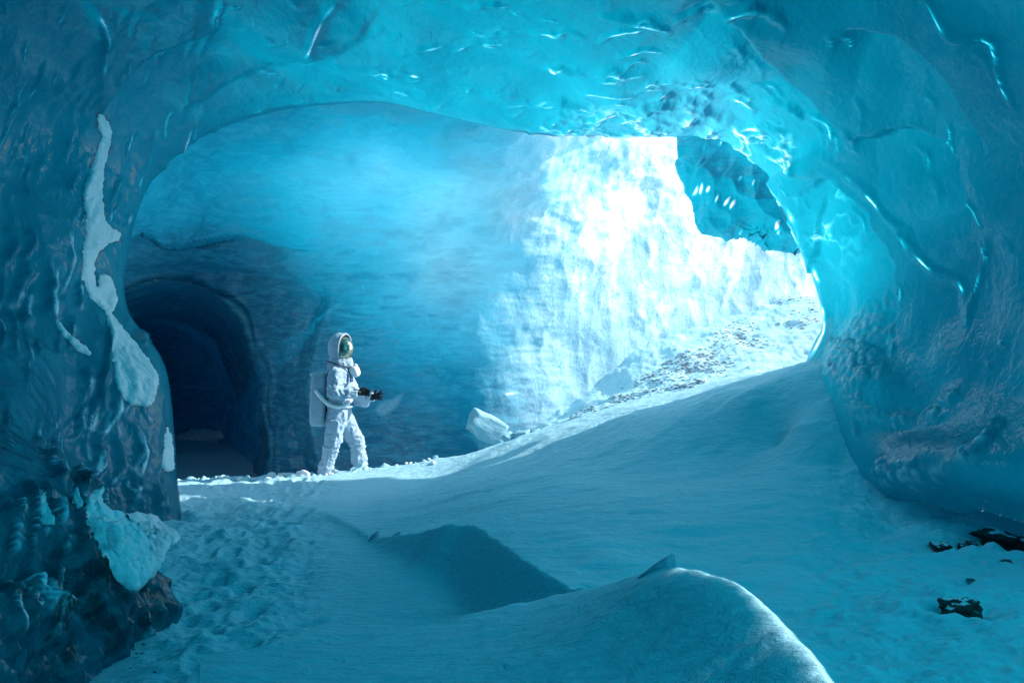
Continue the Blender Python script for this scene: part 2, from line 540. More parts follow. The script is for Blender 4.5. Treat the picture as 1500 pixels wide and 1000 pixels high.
sgn = np.sign((nout * rad).sum(1).mean())
rad /= np.linalg.norm(rad, axis=1, keepdims=True)
nout = nout * sgn * 0.6 + rad * 0.4
nout /= np.linalg.norm(nout, axis=1, keepdims=True)
prof = [(-0.25, 0.42), (-0.40, 0.26), (-0.36, 0.10), (-0.15, 0.01), (0.05, 0.0), (0.3, 0.03), (0.7, 0.13), (1.3, 0.30), (2.2, 0.54),
        (3.3, 0.78), (4.6, 1.0), (6.5, 1.2), (9, 1.4), (12, 1.4), (13.2, 0.8), (13.8, -0.6), (13.9, -3.2)]
pf = smooth_line(prof, 2000)
# uneven sampling along the profile: dense where the picture sees it
dens = np.where(pf[:, 0] < 5.0, 1.0, np.where(pf[:, 0] < 9.0, 0.6, 0.16))
cs = np.cumsum(dens); cs = (cs - cs[0]) / (cs[-1] - cs[0])
u = np.linspace(0, 1, 540)
pw = np.interp(u, cs, pf[:, 0]); pg = np.interp(u, cs, pf[:, 1])
A = np.zeros((NA, len(u), 3))
A[..., 0] = L3[:, 0:1] + nout[:, 0:1] * pg[None]
A[..., 1] = L3[:, 1:2] - pw[None]
A[..., 2] = L3[:, 2:3] + nout[:, 1:2] * pg[None]
zl = A[..., 2]
foot = sstep(pw[None] + 0 * zl, 0.9, 3.3) * (A[..., 0] < 0) * (1.35 * sstep(-zl, -1.7, -0.3) + 0.25 * sstep(-zl, -3.4, -1.6))
A[..., 0] += foot
A[..., 0] += 0.16 * np.maximum(pw[None] - 3.3, 0).clip(0, 2.4) * (A[..., 0] < 0) * sstep(-zl, -1.5, -0.4)
NRM = grid_normals(A)
inward = -np.stack([nout[:, 0:1] + 0 * A[..., 0], 0 * A[..., 0], nout[:, 1:2] + 0 * A[..., 0]], -1)
mid = (NRM[:, 300] * inward[:, 300]).sum()
if mid < 0:
    NRM = -NRM
AX, AY = to_px(A)
aw = np.broadcast_to(pw[None], AX.shape)
disp = 0.15 * fbm(A * 0.7, 2, 100) * sstep(aw, 0.1, 1.5) + 0.03 * fbm(A * 1.8, 2, 110) * sstep(aw, -0.1, 0.6)
frost_light = np.zeros(AX.shape)  # real frost on the right wall, painted glints on the left pillar
thin = np.zeros(AX.shape)                       # glint lines, put in as near-zero ice thickness along ridges and rims
# ice thickness in metres: thin at the rim of the opening, deep glacier away from it
TH = [(250, 100, 2.2), (100, 300, 2.4), (60, 600, 3), (-60, 300, 3), (-100, 0, 3.4), (400, 20, 1.7), (600, 80, 1.2), (600, -20, 1.6), (800, 100, 1.0), (800, -20, 1.5), (950, 120, .8), (1060, 120, .8),
      (1150, 80, 2.6), (1250, 130, 2.8), (1100, -20, 2.6), (1400, 100, 4.2), (1480, 250, 4.6), (1250, 270, 2.6), (1350, 330, 3.4), (1240, 400, 1.3), (1200, 330, 1.0),
      (1350, 450, 4.2), (1480, 500, 5.2), (1250, 560, 2.8), (1300, 650, 4.4), (1450, 700, 5), (1280, 760, 7), (1400, 770, 8), (1200, 640, 4), (560, 160, 1.1), (400, 165, 1.5),
      (740, 190, 1.0), (985, 200, .5), (1165, 330, .9), (1195, 400, 1.2), (1205, 480, 1.6), (250, 650, 2.4), (180, 420, 2.0), (200, 300, 1.8), (100, 900, 4), (1500, 900, 5), (1500, -20, 5)]
tq = np.array(TH, float)
ST = Spline2(tq[:, :2], tq[:, 2], (150, 150), reg=0.01)
thick = 0.25 + np.clip(ST(np.clip(AX, -150, 1650), np.clip(AY, -120, 1050)), 0.12, 6) + sstep(aw, 3.2, 5) * (0.62 + 3.0 * sstep(-A[..., 0], -1.2, 0.8) - np.clip(ST(np.clip(AX, -150, 1650), np.clip(AY, -120, 1050)), 0.12, 6))  # unseen roof near camera: thin right, thick left, shaped to light the foreground

def ridge(pts, width, amp, taper=True):
    """rounded drip ridge along a line traced in the photograph"""
    global disp
    q = smooth_line(pts, 60)
    lo, hi = q.min(0) - 5 * width, q.max(0) + 5 * width
    m = (AX > lo[0]) & (AX < hi[0]) & (AY > lo[1]) & (AY < hi[1]) & (aw < 7)
    d, s, t = poly_dist(AX[m], AY[m], q)
    wv = width * (0.75 + 0.5 * np.sin(t * 9 + pts[0][0]) ** 2)
    b = amp * np.exp(-(d / wv) ** 2)
    if taper:
        fr = sstep(-d, -0.45 * wv, -0.12 * wv) * sstep(vnoise(A[m] * 5.0, 90), -0.1, 0.35)
        fr = fr * np.clip(amp / 0.03, 0.5, 1.0) * np.clip(np.minimum(t, 1 - t) * 8, 0, 1)
        if np.mean(q[:, 0]) < 330 and np.mean(q[:, 1]) > 300:
            frost_light[m] = np.maximum(frost_light[m], fr)  # glint painted white along the ridge
        else:
            thin[m] = np.maximum(thin[m], fr)  # glint: ridge line made clear so sunlight glows through
        b *= np.sin(np.clip(t * 0.9 + 0.1, 0, 1) * math.pi) ** 0.5
    disp[m] += b

def shelf(pts, width, amp, reach):
    """layer step: the ice on one side of the line stands proud, fading away over reach pixels"""
    global disp
    q = smooth_line(pts, 70)
    lo, hi = q.min(0) - reach * 1.3, q.max(0) + reach * 1.3
    m = (AX > lo[0]) & (AX < hi[0]) & (AY > lo[1]) & (AY < hi[1]) & (aw < 7)
    wob = 5 * fbm(A[m] * 4, 3, 7)
    d, s, t = poly_dist(AX[m], AY[m], q)
    sd = d * s + wob
    ends = np.clip(np.minimum(t, 1 - t) * 7, 0, 1)
    g = ends * sstep(sd, -width, width) * np.exp(-np.maximum(sd, 0) / reach)
    disp[m] += amp * g
    thick[m] += g * 4.0 * abs(amp) * (1 if amp > 0 else -1)

def blob(x, y, r, amp, ry=None):
    global disp
    ry = ry or r
    disp += amp * np.exp(-((AX - x) / r) ** 2 - ((AY - y) / ry) ** 2) * (aw < 7)

# layers of the ceiling and right wall
shelf([(1020, -20), (1060, 20), (1105, 62), (1165, 130), (1222, 192), (1240, 225)], 5, -0.16, 160)
shelf([(1227, 45), (1315, 70), (1360, 105), (1408, 172), (1440, 230)], 7, -0.14, 130)
shelf([(1230, 205), (1315, 200), (1370, 228), (1395, 262), (1422, 345)], 6, -0.12, 110)
shelf([(1150, 300), (1195, 270), (1228, 292), (1265, 325), (1300, 400), (1307, 492), (1290, 560)], 6, -0.10, 140)
shelf([(560, 10), (520, 60), (430, 90), (340, 120), (250, 170)], 9, 0.08, 130)
shelf([(320, 50), (250, 60), (180, 110), (135, 190)], 9, 0.10, 120)
# drips and flow ridges
ridge([(1122, 157), (1150, 168), (1164, 188)], 5, 0.05)
ridge([(1178, 180), (1200, 190), (1213, 210)], 5, 0.05)
ridge([(1200, 237), (1235, 260), (1270, 290), (1295, 322), (1315, 347), (1335, 372), (1365, 398), (1395, 410), (1412, 435), (1422, 480)], 6, 0.05)
ridge([(1440, 355), (1430, 400), (1424, 440), (1422, 480)], 4, 0.035)
ridge([(1315, -5), (1345, 15), (1360, 28), (1380, 46), (1400, 58), (1440, 62), (1456, 80), (1470, 125), (1488, 162)], 5, 0.045)
ridge([(1030, 205), (1060, 190), (1090, 205), (1120, 232), (1150, 250), (1185, 258)], 8, 0.06)
ridge([(1080, 195), (1120, 198), (1140, 225), (1155, 245)], 6, 0.05)
ridge([(1005, 185), (1030, 172), (1055, 180)], 6, 0.05)
ridge([(1150, 290), (1172, 335), (1190, 385), (1204, 440), (1207, 490), (1180, 540)], 8, 0.06)
ridge([(885, 15), (915, 20), (965, 33), (985, 48)], 5, 0.05)
ridge([(880, 52), (905, 40), (945, 36)], 4, 0.04)
ridge([(782, 48), (805, 44), (830, 48)], 4, 0.03)
ridge([(1060, 18), (1100, 10), (1140, 20), (1155, 36)], 6, 0.05)
ridge([(800, 175), (815, 168), (830, 172)], 4, 0.03)
ridge([(868, 182), (880, 172), (905, 170)], 5, 0.04)
ridge([(505, 0), (470, 30), (445, 70)], 8, 0.04)
ridge([(145, 150), (140, 90), (150, 40), (130, -10)], 10, 0.05)
rng = random.Random(11)
for k in range(150):                                           # vertical drip runs down the left pillar
    x = rng.uniform(-30, 235); y = rng.uniform(330, 900)
    if x > 120 and y < 470:
        continue
    l = rng.uniform(20, 100)
    ridge([(x, y), (x + rng.uniform(-8, 8), y + l * 0.5), (x + rng.uniform(-16, 16), y + l)], rng.uniform(2.5, 8), rng.uniform(0.012, 0.05))
for k in range(70):
    x = rng.uniform(-30, 330); y = rng.uniform(-20, 330)
    l = rng.uniform(20, 70)
    ridge([(x, y), (x - l * 0.2, y + l * 0.5), (x - l * 0.25 + rng.uniform(-5, 5), y + l)], rng.uniform(2.5, 6), rng.uniform(0.01, 0.035))
for k in range(26):                                           # small scallop rims of the ceiling
    x = rng.uniform(560, 1040); y = rng.uniform(0, 190)
    l = rng.uniform(14, 40)
    ridge([(x - l, y + rng.uniform(0, 8)), (x, y - rng.uniform(0, 8)), (x + l, y + rng.uniform(-2, 8))], rng.uniform(2.5, 5), rng.uniform(0.015, 0.035))
for k in range(60):
    x = rng.uniform(1010, 1500); y = rng.uniform(20, 560)
    if math.hypot(x - 1060, y - 420) < 190:
        continue
    l = rng.uniform(6, 26); an = rng.uniform(0.5, 1.4)
    ridge([(x, y), (x + l * math.cos(an), y + l * math.sin(an)), (x + 2 * l * math.cos(an + .3), y + 2 * l * math.sin(an + .3))], rng.uniform(2, 4), rng.uniform(0.012, 0.03))
for k in range(46):
    x = rng.uniform(800, 1190); y = 150 + max(0, x - 1040) * 0.5 + rng.uniform(-60, 45)
    l = rng.uniform(10, 24); an = 0.1 + max(0, x - 960) * 0.004
    ridge([(x - l * math.cos(an), y - l * math.sin(an) + 6), (x, y), (x + l * math.cos(an), y + l * math.sin(an) + 5)], rng.uniform(2.5, 5), rng.uniform(0.02, 0.04))
for k in range(40):
    x = rng.uniform(330, 800); y = rng.uniform(-10, 170)
    l = rng.uniform(5, 16); an = rng.uniform(-0.6, 0.5)
    ridge([(x - l * math.cos(an), y - l * math.sin(an)), (x, y + 2), (x + l * math.cos(an), y + l * math.sin(an))], rng.uniform(1.6, 3), rng.uniform(0.012, 0.022))
# bulges of the left pillar, undercut at the foot of the right wall
blob(215, 545, 40, 0.10, 60)
blob(60, 480, 60, 0.10, 120)
blob(110, 640, 70, -0.12, 50)
blob(1410, 770, 140, -0.7, 42)
blob(1390, 685, 150, 0.18, 50)
blob(1265, 540, 45, 0.08, 70)
# sharp rimmed scallops
S = A * np.array([2.0, 1.4, 2.0]) + 0.25 * fbm(A * 1.5, 2, 55)[..., None]
f1, f2 = worley(S, 3)
left_w = sstep(-AX, -330, -180)
disp += sstep(aw, -0.2, 0.5) * (0.018 + 0.017 * left_w) * (f1 ** 2 - 0.25)
f1, f2 = worley(A * np.array([5.5, 4.0, 4.2]) + 0.3 * fbm(A * 3, 2, 56)[..., None], 4)
disp += sstep(aw, -0.4, 0.2) * 0.016 * (f1 ** 2 - 0.2) * (0.2 + left_w * 1.7 + 0.6 * sstep(-np.abs(aw - 0.1), -0.9, -0.3))
rimz = sstep(-np.abs(aw - 0.15), -1.1, -0.2) * sstep(AX, 800, 900) * sstep(-AY, -420, -330)
f1, f2 = worley(A * np.array([3.2, 1.6, 3.2]) + 0.45 * np.stack([fbm(A * 3.1, 3, 57), fbm(A * 3.1, 3, 58), fbm(A * 3.1, 3, 59)], -1), 6)
brk = sstep(fbm(A * 2.6, 2, 64), -0.25, 0.3)
disp += 0.03 * rimz * (0.3 + 0.7 * brk) * np.exp(-((f2 - f1) / 0.13) ** 2)
thin = np.maximum(thin, rimz * brk * np.exp(-((f2 - f1) / (0.03 + 0.05 * brk)) ** 2))  # more glint lines along the rim scallops
sc1, sc2 = worley(A * np.array([10, 10, 13]) + 0.4 * fbm(A * 6, 2, 210)[..., None], 33)
for pts, hgt, wgt in (([(1284, 692), (1300, 678), (1335, 671), (1400, 680), (1440, 652), (1470, 618), (1485, 640), (1472, 682), (1430, 714), (1370, 726), (1310, 723), (1286, 710)], 0.05, 1.2),
                      ([(1290, 604), (1340, 592), (1380, 575), (1416, 556), (1420, 575), (1400, 603), (1340, 628), (1298, 624)], 0.05, 0.6),
                      ([(1215, 500), (1250, 470), (1306, 400), (1310, 500), (1300, 570), (1275, 632), (1255, 645), (1228, 590), (1205, 560)], 0.03, 0.75)):
    sdp = sd_poly(AX, AY, smooth_line(pts + [pts[0]], 90)[:-1]) + 9 * fbm(A * 5, 3, 211)
    kk = sstep(sdp, -4, 22) * (aw < 5)
    disp += kk * (hgt + 0.05 * (0.5 - sc1))
    frost_light = np.maximum(frost_light, wgt * 0.75 * kk * sstep(-sc1, -0.62, -0.25))
low = sstep(-AX, -290, -200) * sstep(AY, 690, 800)
disp += low * (0.10 * fbm(A * 2.6, 4, 61) + 0.05 * np.abs(fbm(A * 7, 3, 62)))
dirt = np.exp(-((AX - 150) / 75) ** 2 - ((AY - 850) / 110) ** 2) * 1.2 + np.exp(-((AX - 60) / 90) ** 2 - ((AY - 930) / 90) ** 2) + 0.9 * np.exp(-((AX - 105) / 30) ** 2 - ((AY - 750) / 35) ** 2)
dirt = np.clip(dirt, 0, 1) * (AX < 400) + np.exp(-((AX - 1440) / 90) ** 2 - ((AY - 795) / 16) ** 2)
A2 = A + NRM * disp[..., None]
SLIT = [(0.61, 4.55), (0.65, 4.3), (0.81, 3.92), (1.02, 3.6), (1.23, 3.32), (1.37, 3.1), (1.46, 2.9)]
tl = (A2[..., 2] - 0.68) / SUN_DIR.z
hx, hy = A2[..., 0] - SUN_DIR.x * tl, A2[..., 1] - SUN_DIR.y * tl
hd, hs, hp = poly_dist(hx, hy, [(0.74, 4.08), *SLIT[2:]])
hole = (hd < 0.10) & ((AX > 1545) | (AY < -45)) & (aw > 3)  # added slit out of view, aimed along the sun to rim-light the mound
hole |= (aw > 11.5) & (np.abs(A2[..., 0] - 0.9) < 0.35) & (A2[..., 2] < 1.6)
arch_me = grid_mesh("ice_arch", A2, ~hole, attrs=dict(thickness=np.clip(thick, 0.1, 8) * (1 - thin) + 0.015 * thin, frost_light=frost_light, dirt=dirt))
arch = link("ice_arch", arch_me, M['near_ice'], kind='structure')

# unseen blockers added beside the slit to shape sunlight on the mound's rim
sq_ = smooth_line(SLIT, 120)
stg = np.gradient(sq_, axis=0); stg /= np.linalg.norm(stg, axis=1, keepdims=True)
spr = np.stack([stg[:, 1], -stg[:, 0]], 1)
for sgn_ in (-1, 1):
    o_ = np.linspace(0.034, 0.6, 14) * sgn_
    xy_ = sq_[:, None] + spr[:, None] * o_[None, :, None]
    tt_ = (4.75 - xy_[..., 0]) / SUN_DIR.x
    W_ = np.stack([xy_[..., 0] + SUN_DIR.x * tt_, xy_[..., 1] + SUN_DIR.y * tt_, 0.68 + SUN_DIR.z * tt_], -1)
    W_[..., 0] += 0.05 * np.abs(o_)[None]
    link("slit_blocker", grid_mesh("slit_blocker", W_, attrs=dict(thickness=3 + 0 * tt_, frost_light=0 * tt_)), M['near_ice'], kind='structure')

# ------------------------------------------------------------------ chamber behind: ceiling, back wall, tunnel
wall_ctrl = [(60, 60, 10.8), (60, 200, 11.6), (60, 400, 13), (60, 600, 14.2), (60, 780, 14.5),
             (200, 60, 10.9), (300, 60, 11.0), (450, 60, 11.1), (650, 60, 11.1), (850, 60, 11.2), (1000, 60, 11.2), (1150, 60, 11.2), (1260, 60, 11.6),
             (190, 250, 11.3), (200, 320, 12.4), (300, 175, 11.5), (300, 250, 12.6), (300, 320, 13.8),
             (430, 150, 11.5), (430, 220, 12.6), (430, 300, 13.7), (430, 360, 14.6), (430, 450, 14.9),
             (560, 148, 11.6), (560, 220, 12.8), (560, 300, 13.7), (560, 370, 14.4), (560, 480, 14.7), (560, 600, 14.7), (560, 700, 14.5), (560, 780, 14.5),
             (640, 480, 14.2), (640, 600, 14.3), (640, 700, 14.3),
             (700, 170, 11.7), (700, 240, 12.7), (700, 310, 13.5), (700, 380, 14.0), (700, 480, 14.22), (700, 600, 14.3), (700, 700, 14.3), (700, 780, 14.3),
             (740, 400, 14.3), (740, 500, 14.5), (740, 600, 14.55),
             (770, 190, 12.0), (775, 250, 13.0), (775, 320, 13.9), (775, 400, 14.5), (775, 500, 14.8), (775, 600, 14.85), (775, 700, 14.85), (775, 780, 14.85),
             (850, 100, 12.9), (850, 190, 13.3), (850, 260, 14.2), (850, 360, 14.9), (850, 480, 15.3), (850, 600, 15.5), (850, 780, 15.5),
             (930, 100, 14.6), (930, 190, 14.9), (930, 280, 15.6), (930, 400, 16.1), (930, 520, 16.4), (930, 650, 16.6), (930, 780, 16.6),
             (1010, 100, 16.0), (1010, 190, 16.4), (1010, 290, 16.8), (1010, 400, 17.2), (1010, 520, 17.4), (1010, 780, 17.5),
             (1090, 100, 17.3), (1090, 200, 17.6), (1090, 290, 17.9), (1090, 400, 18.2), (1090, 520, 18.4), (1090, 780, 18.4),
             (1170, 100, 18.6), (1170, 190, 18.8), (1170, 300, 19.1), (1170, 400, 19.4), (1170, 520, 19.6), (1170, 780, 19.6),
             (1260, 100, 20), (1260, 200, 20.2), (1260, 300, 20.4), (1260, 420, 20.6), (1260, 780, 20.8)]
wc = np.array(wall_ctrl, float)
SW = Spline2(wc[:, :2], wc[:, 2], (100, 100), reg=0.002)
bx = np.linspace(-150, 1262, 750); by = np.linspace(60, 784, 420)
BX, BY = np.meshgrid(bx, by, indexing='ij')
D = SW(np.maximum(BX, 60), BY)
# overhanging edge of the bright ceiling above the dark recess
ov = smooth_line([(-160, 350), (170, 345), (205, 337), (235, 352), (265, 358), (330, 345), (365, 343), (420, 352), (480, 362), (560, 380)], 120)
oy = np.interp(BX, ov[:, 0], ov[:, 1])
amp = 1.1 * sstep(-BX, -470, -330)
D += amp * sstep(BY - oy, -2, 3)
# inner recess left of the figure
C2 = [(100, 390), (300, 385), (420, 395), (470, 415), (482, 435), (470, 470), (455, 520), (445, 600), (440, 790), (100, 790)]
s2 = sd_poly(BX, BY, smooth_line(C2 + [C2[0]], 140)[:-1])
D += 0.5 * sstep(s2, -6, 14)
# tunnel
C3 = [(60, 455), (150, 441), (180, 433), (215, 420), (250, 415), (290, 422), (330, 446), (358, 480), (376, 525), (386, 590), (390, 690), (391, 800), (60, 800)]
s3 = sd_poly(BX, BY, smooth_line(C3 + [C3[0]], 200)[:-1])
s3 = s3 + 5 * fbm(np.stack([BX * .02, BY * .02, 0 * BX], -1), 3, 139) * sstep(BX, 230, 330)
D += 6.0 * (1 - np.exp(-np.maximum(s3, 0) / 34.0)) * sstep(s3, 0, 4)
D += -0.16 * np.exp(-((s3 + 4) / 7.0) ** 2)
# second bend inside the tunnel
C4 = [(100, 480), (240, 470), (300, 500), (340, 545), (352, 600), (345, 650), (352, 720), (356, 800), (100, 800)]
s4 = sd_poly(BX, BY, smooth_line(C4 + [C4[0]], 140)[:-1])
D += 0.9 * sstep(s4, -2, 8)
Bp = np.stack([(BX - 750) / FPX * D, D, CAM_Z - (BY - 500) / FPX * D], -1)
BN = grid_normals(Bp)
if BN[300, 250, 1] > 0:
    BN = -BN
f1, f2 = worley(Bp * np.array([1.7, 1.4, 0.9]) + 0.3 * fbm(Bp * 1.2, 2, 155)[..., None], 8)
scal = sstep(BX, 760, 900)
bd = (0.07 + 0.05 * sstep(-BY, -400, -300)) * fbm(Bp * 0.9, 4, 130) + 0.05 * sstep(-BY, -420, -300) * (0.4 - np.abs(fbm(Bp * np.array([0.8, 1.6, 2.4]) + 3, 3, 133))) + (0.04 + 0.065 * scal) * (f1 ** 2 - 0.25)
g1, g2 = worley(Bp * np.array([3.8, 3.0, 1.7]) + 0.3 * fbm(Bp * 2.2, 2, 156)[..., None], 9)
bd += (0.006 + 0.026 * scal) * (g1 ** 2 - 0.25)
bd += 0.02 * (1 - 0.85 * scal) * fbm(Bp * np.array([1.2, 1.2, 5.0]), 4, 140)
Bp = Bp + BN * bd[..., None]
lipx = smooth_line(LIP[7:23], 200)
top_y = np.interp(BX, lipx[:, 0], lipx[:, 1]) - 20
top_y = np.where(BX < 215, 235 + 0 * BX, top_y)
keep = BY > np.where(BX < 780, np.maximum(top_y, 60), 185)
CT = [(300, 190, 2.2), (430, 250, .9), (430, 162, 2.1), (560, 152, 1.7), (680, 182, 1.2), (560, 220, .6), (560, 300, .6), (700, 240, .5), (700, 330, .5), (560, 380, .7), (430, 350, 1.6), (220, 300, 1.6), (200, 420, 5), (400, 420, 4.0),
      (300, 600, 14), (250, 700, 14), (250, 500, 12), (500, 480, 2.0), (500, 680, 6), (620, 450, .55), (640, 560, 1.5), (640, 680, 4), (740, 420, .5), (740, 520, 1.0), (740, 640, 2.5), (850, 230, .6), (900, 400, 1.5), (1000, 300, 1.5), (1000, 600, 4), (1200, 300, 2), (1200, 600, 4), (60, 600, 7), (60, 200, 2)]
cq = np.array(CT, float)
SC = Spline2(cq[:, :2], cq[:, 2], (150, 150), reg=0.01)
cfrost_sun = sstep(BX + 60 * fbm(Bp * 0.8, 3, 171), 640, 800) * (0.52 + 0.36 * sstep(fbm(Bp * np.array([1.3, 1.3, 0.55]) + 0.4 * fbm(Bp * 1.6, 2, 172)[..., None], 4, 170), -0.45, 0.6))  # sunlit white of the right wall, painted in as frost
cfrost_sun = np.maximum(cfrost_sun, 0.24 * sstep(-BY, -470, -330) * sstep(BX, 260, 480) * sstep(fbm(Bp * np.array([0.8, 1.2, 1.8]), 5, 175, 0.6), 0.05, 0.9))
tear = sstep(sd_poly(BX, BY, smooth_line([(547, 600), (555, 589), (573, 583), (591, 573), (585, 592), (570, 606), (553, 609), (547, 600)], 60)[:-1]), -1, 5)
cfrost_sun = np.maximum(cfrost_sun, 0.33 * tear)
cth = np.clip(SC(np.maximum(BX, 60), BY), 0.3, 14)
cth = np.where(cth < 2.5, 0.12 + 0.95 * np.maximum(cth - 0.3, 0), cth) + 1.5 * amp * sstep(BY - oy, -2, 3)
chamber = link("ice_chamber", grid_mesh("ice_chamber", Bp, keep, attrs=dict(thickness=cth, frost_light=cfrost_sun)), M['wall_ice'], kind='structure')

# unseen translucent sheet added above the chamber to diffuse sunlight onto its ceiling
m_, nt_, out_ = node_mat("diffuser_sheet")
t_ = NT(nt_)
tr_ = t_.new("ShaderNodeBsdfTranslucent"); tr_.inputs[0].default_value = (0.75, 0.86, 0.95, 1)
p_ = principled(t_, (0.85, 0.9, 0.94), 0.7)
mx_ = t_.new("ShaderNodeMixShader"); mx_.inputs[0].default_value = 0.85
t_.lk(p_.outputs[0], mx_.inputs[1]); t_.lk(tr_.outputs[0], mx_.inputs[2]); t_.lk(mx_.outputs[0], out_.inputs[0])
gsx, gsy = np.meshgrid(np.linspace(-14, 2.0, 90), np.linspace(11.3, 22, 80), indexing='ij')
gsz = 5.15 + 0.5 * np.maximum(1.2 - gsx, 0) + 0.10 * fbm(np.stack([gsx * .5, gsy * .5, 0 * gsx], -1), 3, 190)
link("sun_diffuser", grid_mesh("sun_diffuser", np.stack([gsx, gsy, gsz], -1)), m_, kind='structure')

# hanging lobe of shaded ice behind the rim on the right
ox, oz = np.meshgrid(np.linspace(980, 1240, 200), np.linspace(120, 400, 210), indexing='ij')
OC = np.array([(1000, 200, 11.9), (1000, 330, 11.8), (1080, 200, 11.6), (1080, 370, 11.5), (1165, 240, 11.2), (1165, 370, 11.1), (1230, 370, 10.9), (1230, 180, 11.0), (1000, 130, 11.9)], float)
OD = Spline2(OC[:, :2], OC[:, 2], (100, 100), reg=0.002)(ox, oz)
OP = smooth_line([(990, 130), (988, 190), (996, 250), (1012, 300), (1040, 338), (1080, 352), (1120, 372), (1165, 360), (1236, 372), (1236, 130)], 160)
so = sd_poly(ox, oz, OP)
so = so + 4 * fbm(np.stack([ox * .04, oz * .04, 0 * ox], -1), 4, 183)
OD += 0.35 * np.exp(-np.maximum(so, 0) / 14.0)
Op = np.stack([(ox - 750) / FPX * OD, OD, CAM_Z - (oz - 500) / FPX * OD], -1)
ON = grid_normals(Op)
if ON[100, 100, 1] > 0:
    ON = -ON
f1, f2 = worley(Op * np.array([2.6, 2.0, 2.0]) + 0.3 * fbm(Op * 2, 2, 166)[..., None], 18)
od = 0.17 * (f1 ** 2 - 0.25) + 0.06 * fbm(Op * 2.0, 3, 167)
oc = np.stack([ox * 0.030 + oz * 0.018, (oz * 0.030 - ox * 0.018) * 0.42, 0 * ox], -1)
h1, h2 = worley(oc * 2.0 + 0.25 * fbm(oc * 2, 2, 180)[..., None], 181)
oglint = sstep(-h1, -0.32, -0.2) * (so > 6) * sstep(vnoise(oc * 1.7, 182), -0.5, -0.1)  # glint streaks of the lobe, put in by cutting its thickness
od += 0.03 * sstep(-h1, -0.34, -0.1)
Op = Op + ON * od[..., None]
link("ice_overhang", grid_mesh("ice_overhang", Op, so > 0, attrs=dict(thickness=1.6 - 1.58 * oglint, frost_light=0 * oglint)), M['wall_ice'], kind='structure')
#OBJECTS
# ------------------------------------------------------------------ snow lying on the ice and the ground
def tree_of(P, keep=None):
    n, m = P.shape[:2]
    idx = np.arange(n * m).reshape(n, m)
    q = np.stack([idx[:-1, :-1], idx[1:, :-1], idx[1:, 1:], idx[:-1, 1:]], -1).reshape(-1, 4)
    if keep is not None:
        kf = keep.ravel()
        q = q[kf[q].any(1)]
    return BVHTree.FromPolygons(P.reshape(-1, 3).tolist(), q.tolist())

G3 = np.stack([GX, GY, GZ], -1)
tree_left = tree_of(A2[::2, ::2], ((AX < 420) & (aw < 5))[::2, ::2])
tree_right = tree_of(A2[::2, ::2], ((AX > 1150) & (aw < 5))[::2, ::2])
tree_room = tree_of(Bp[::2, ::2])
tree_ground = tree_of(G3[::2, ::2], ((GY > 3) & (GY < 20) & (np.abs(GX) < 8))[::2, ::2])
EYE = Vector((0, 0, CAM_Z))

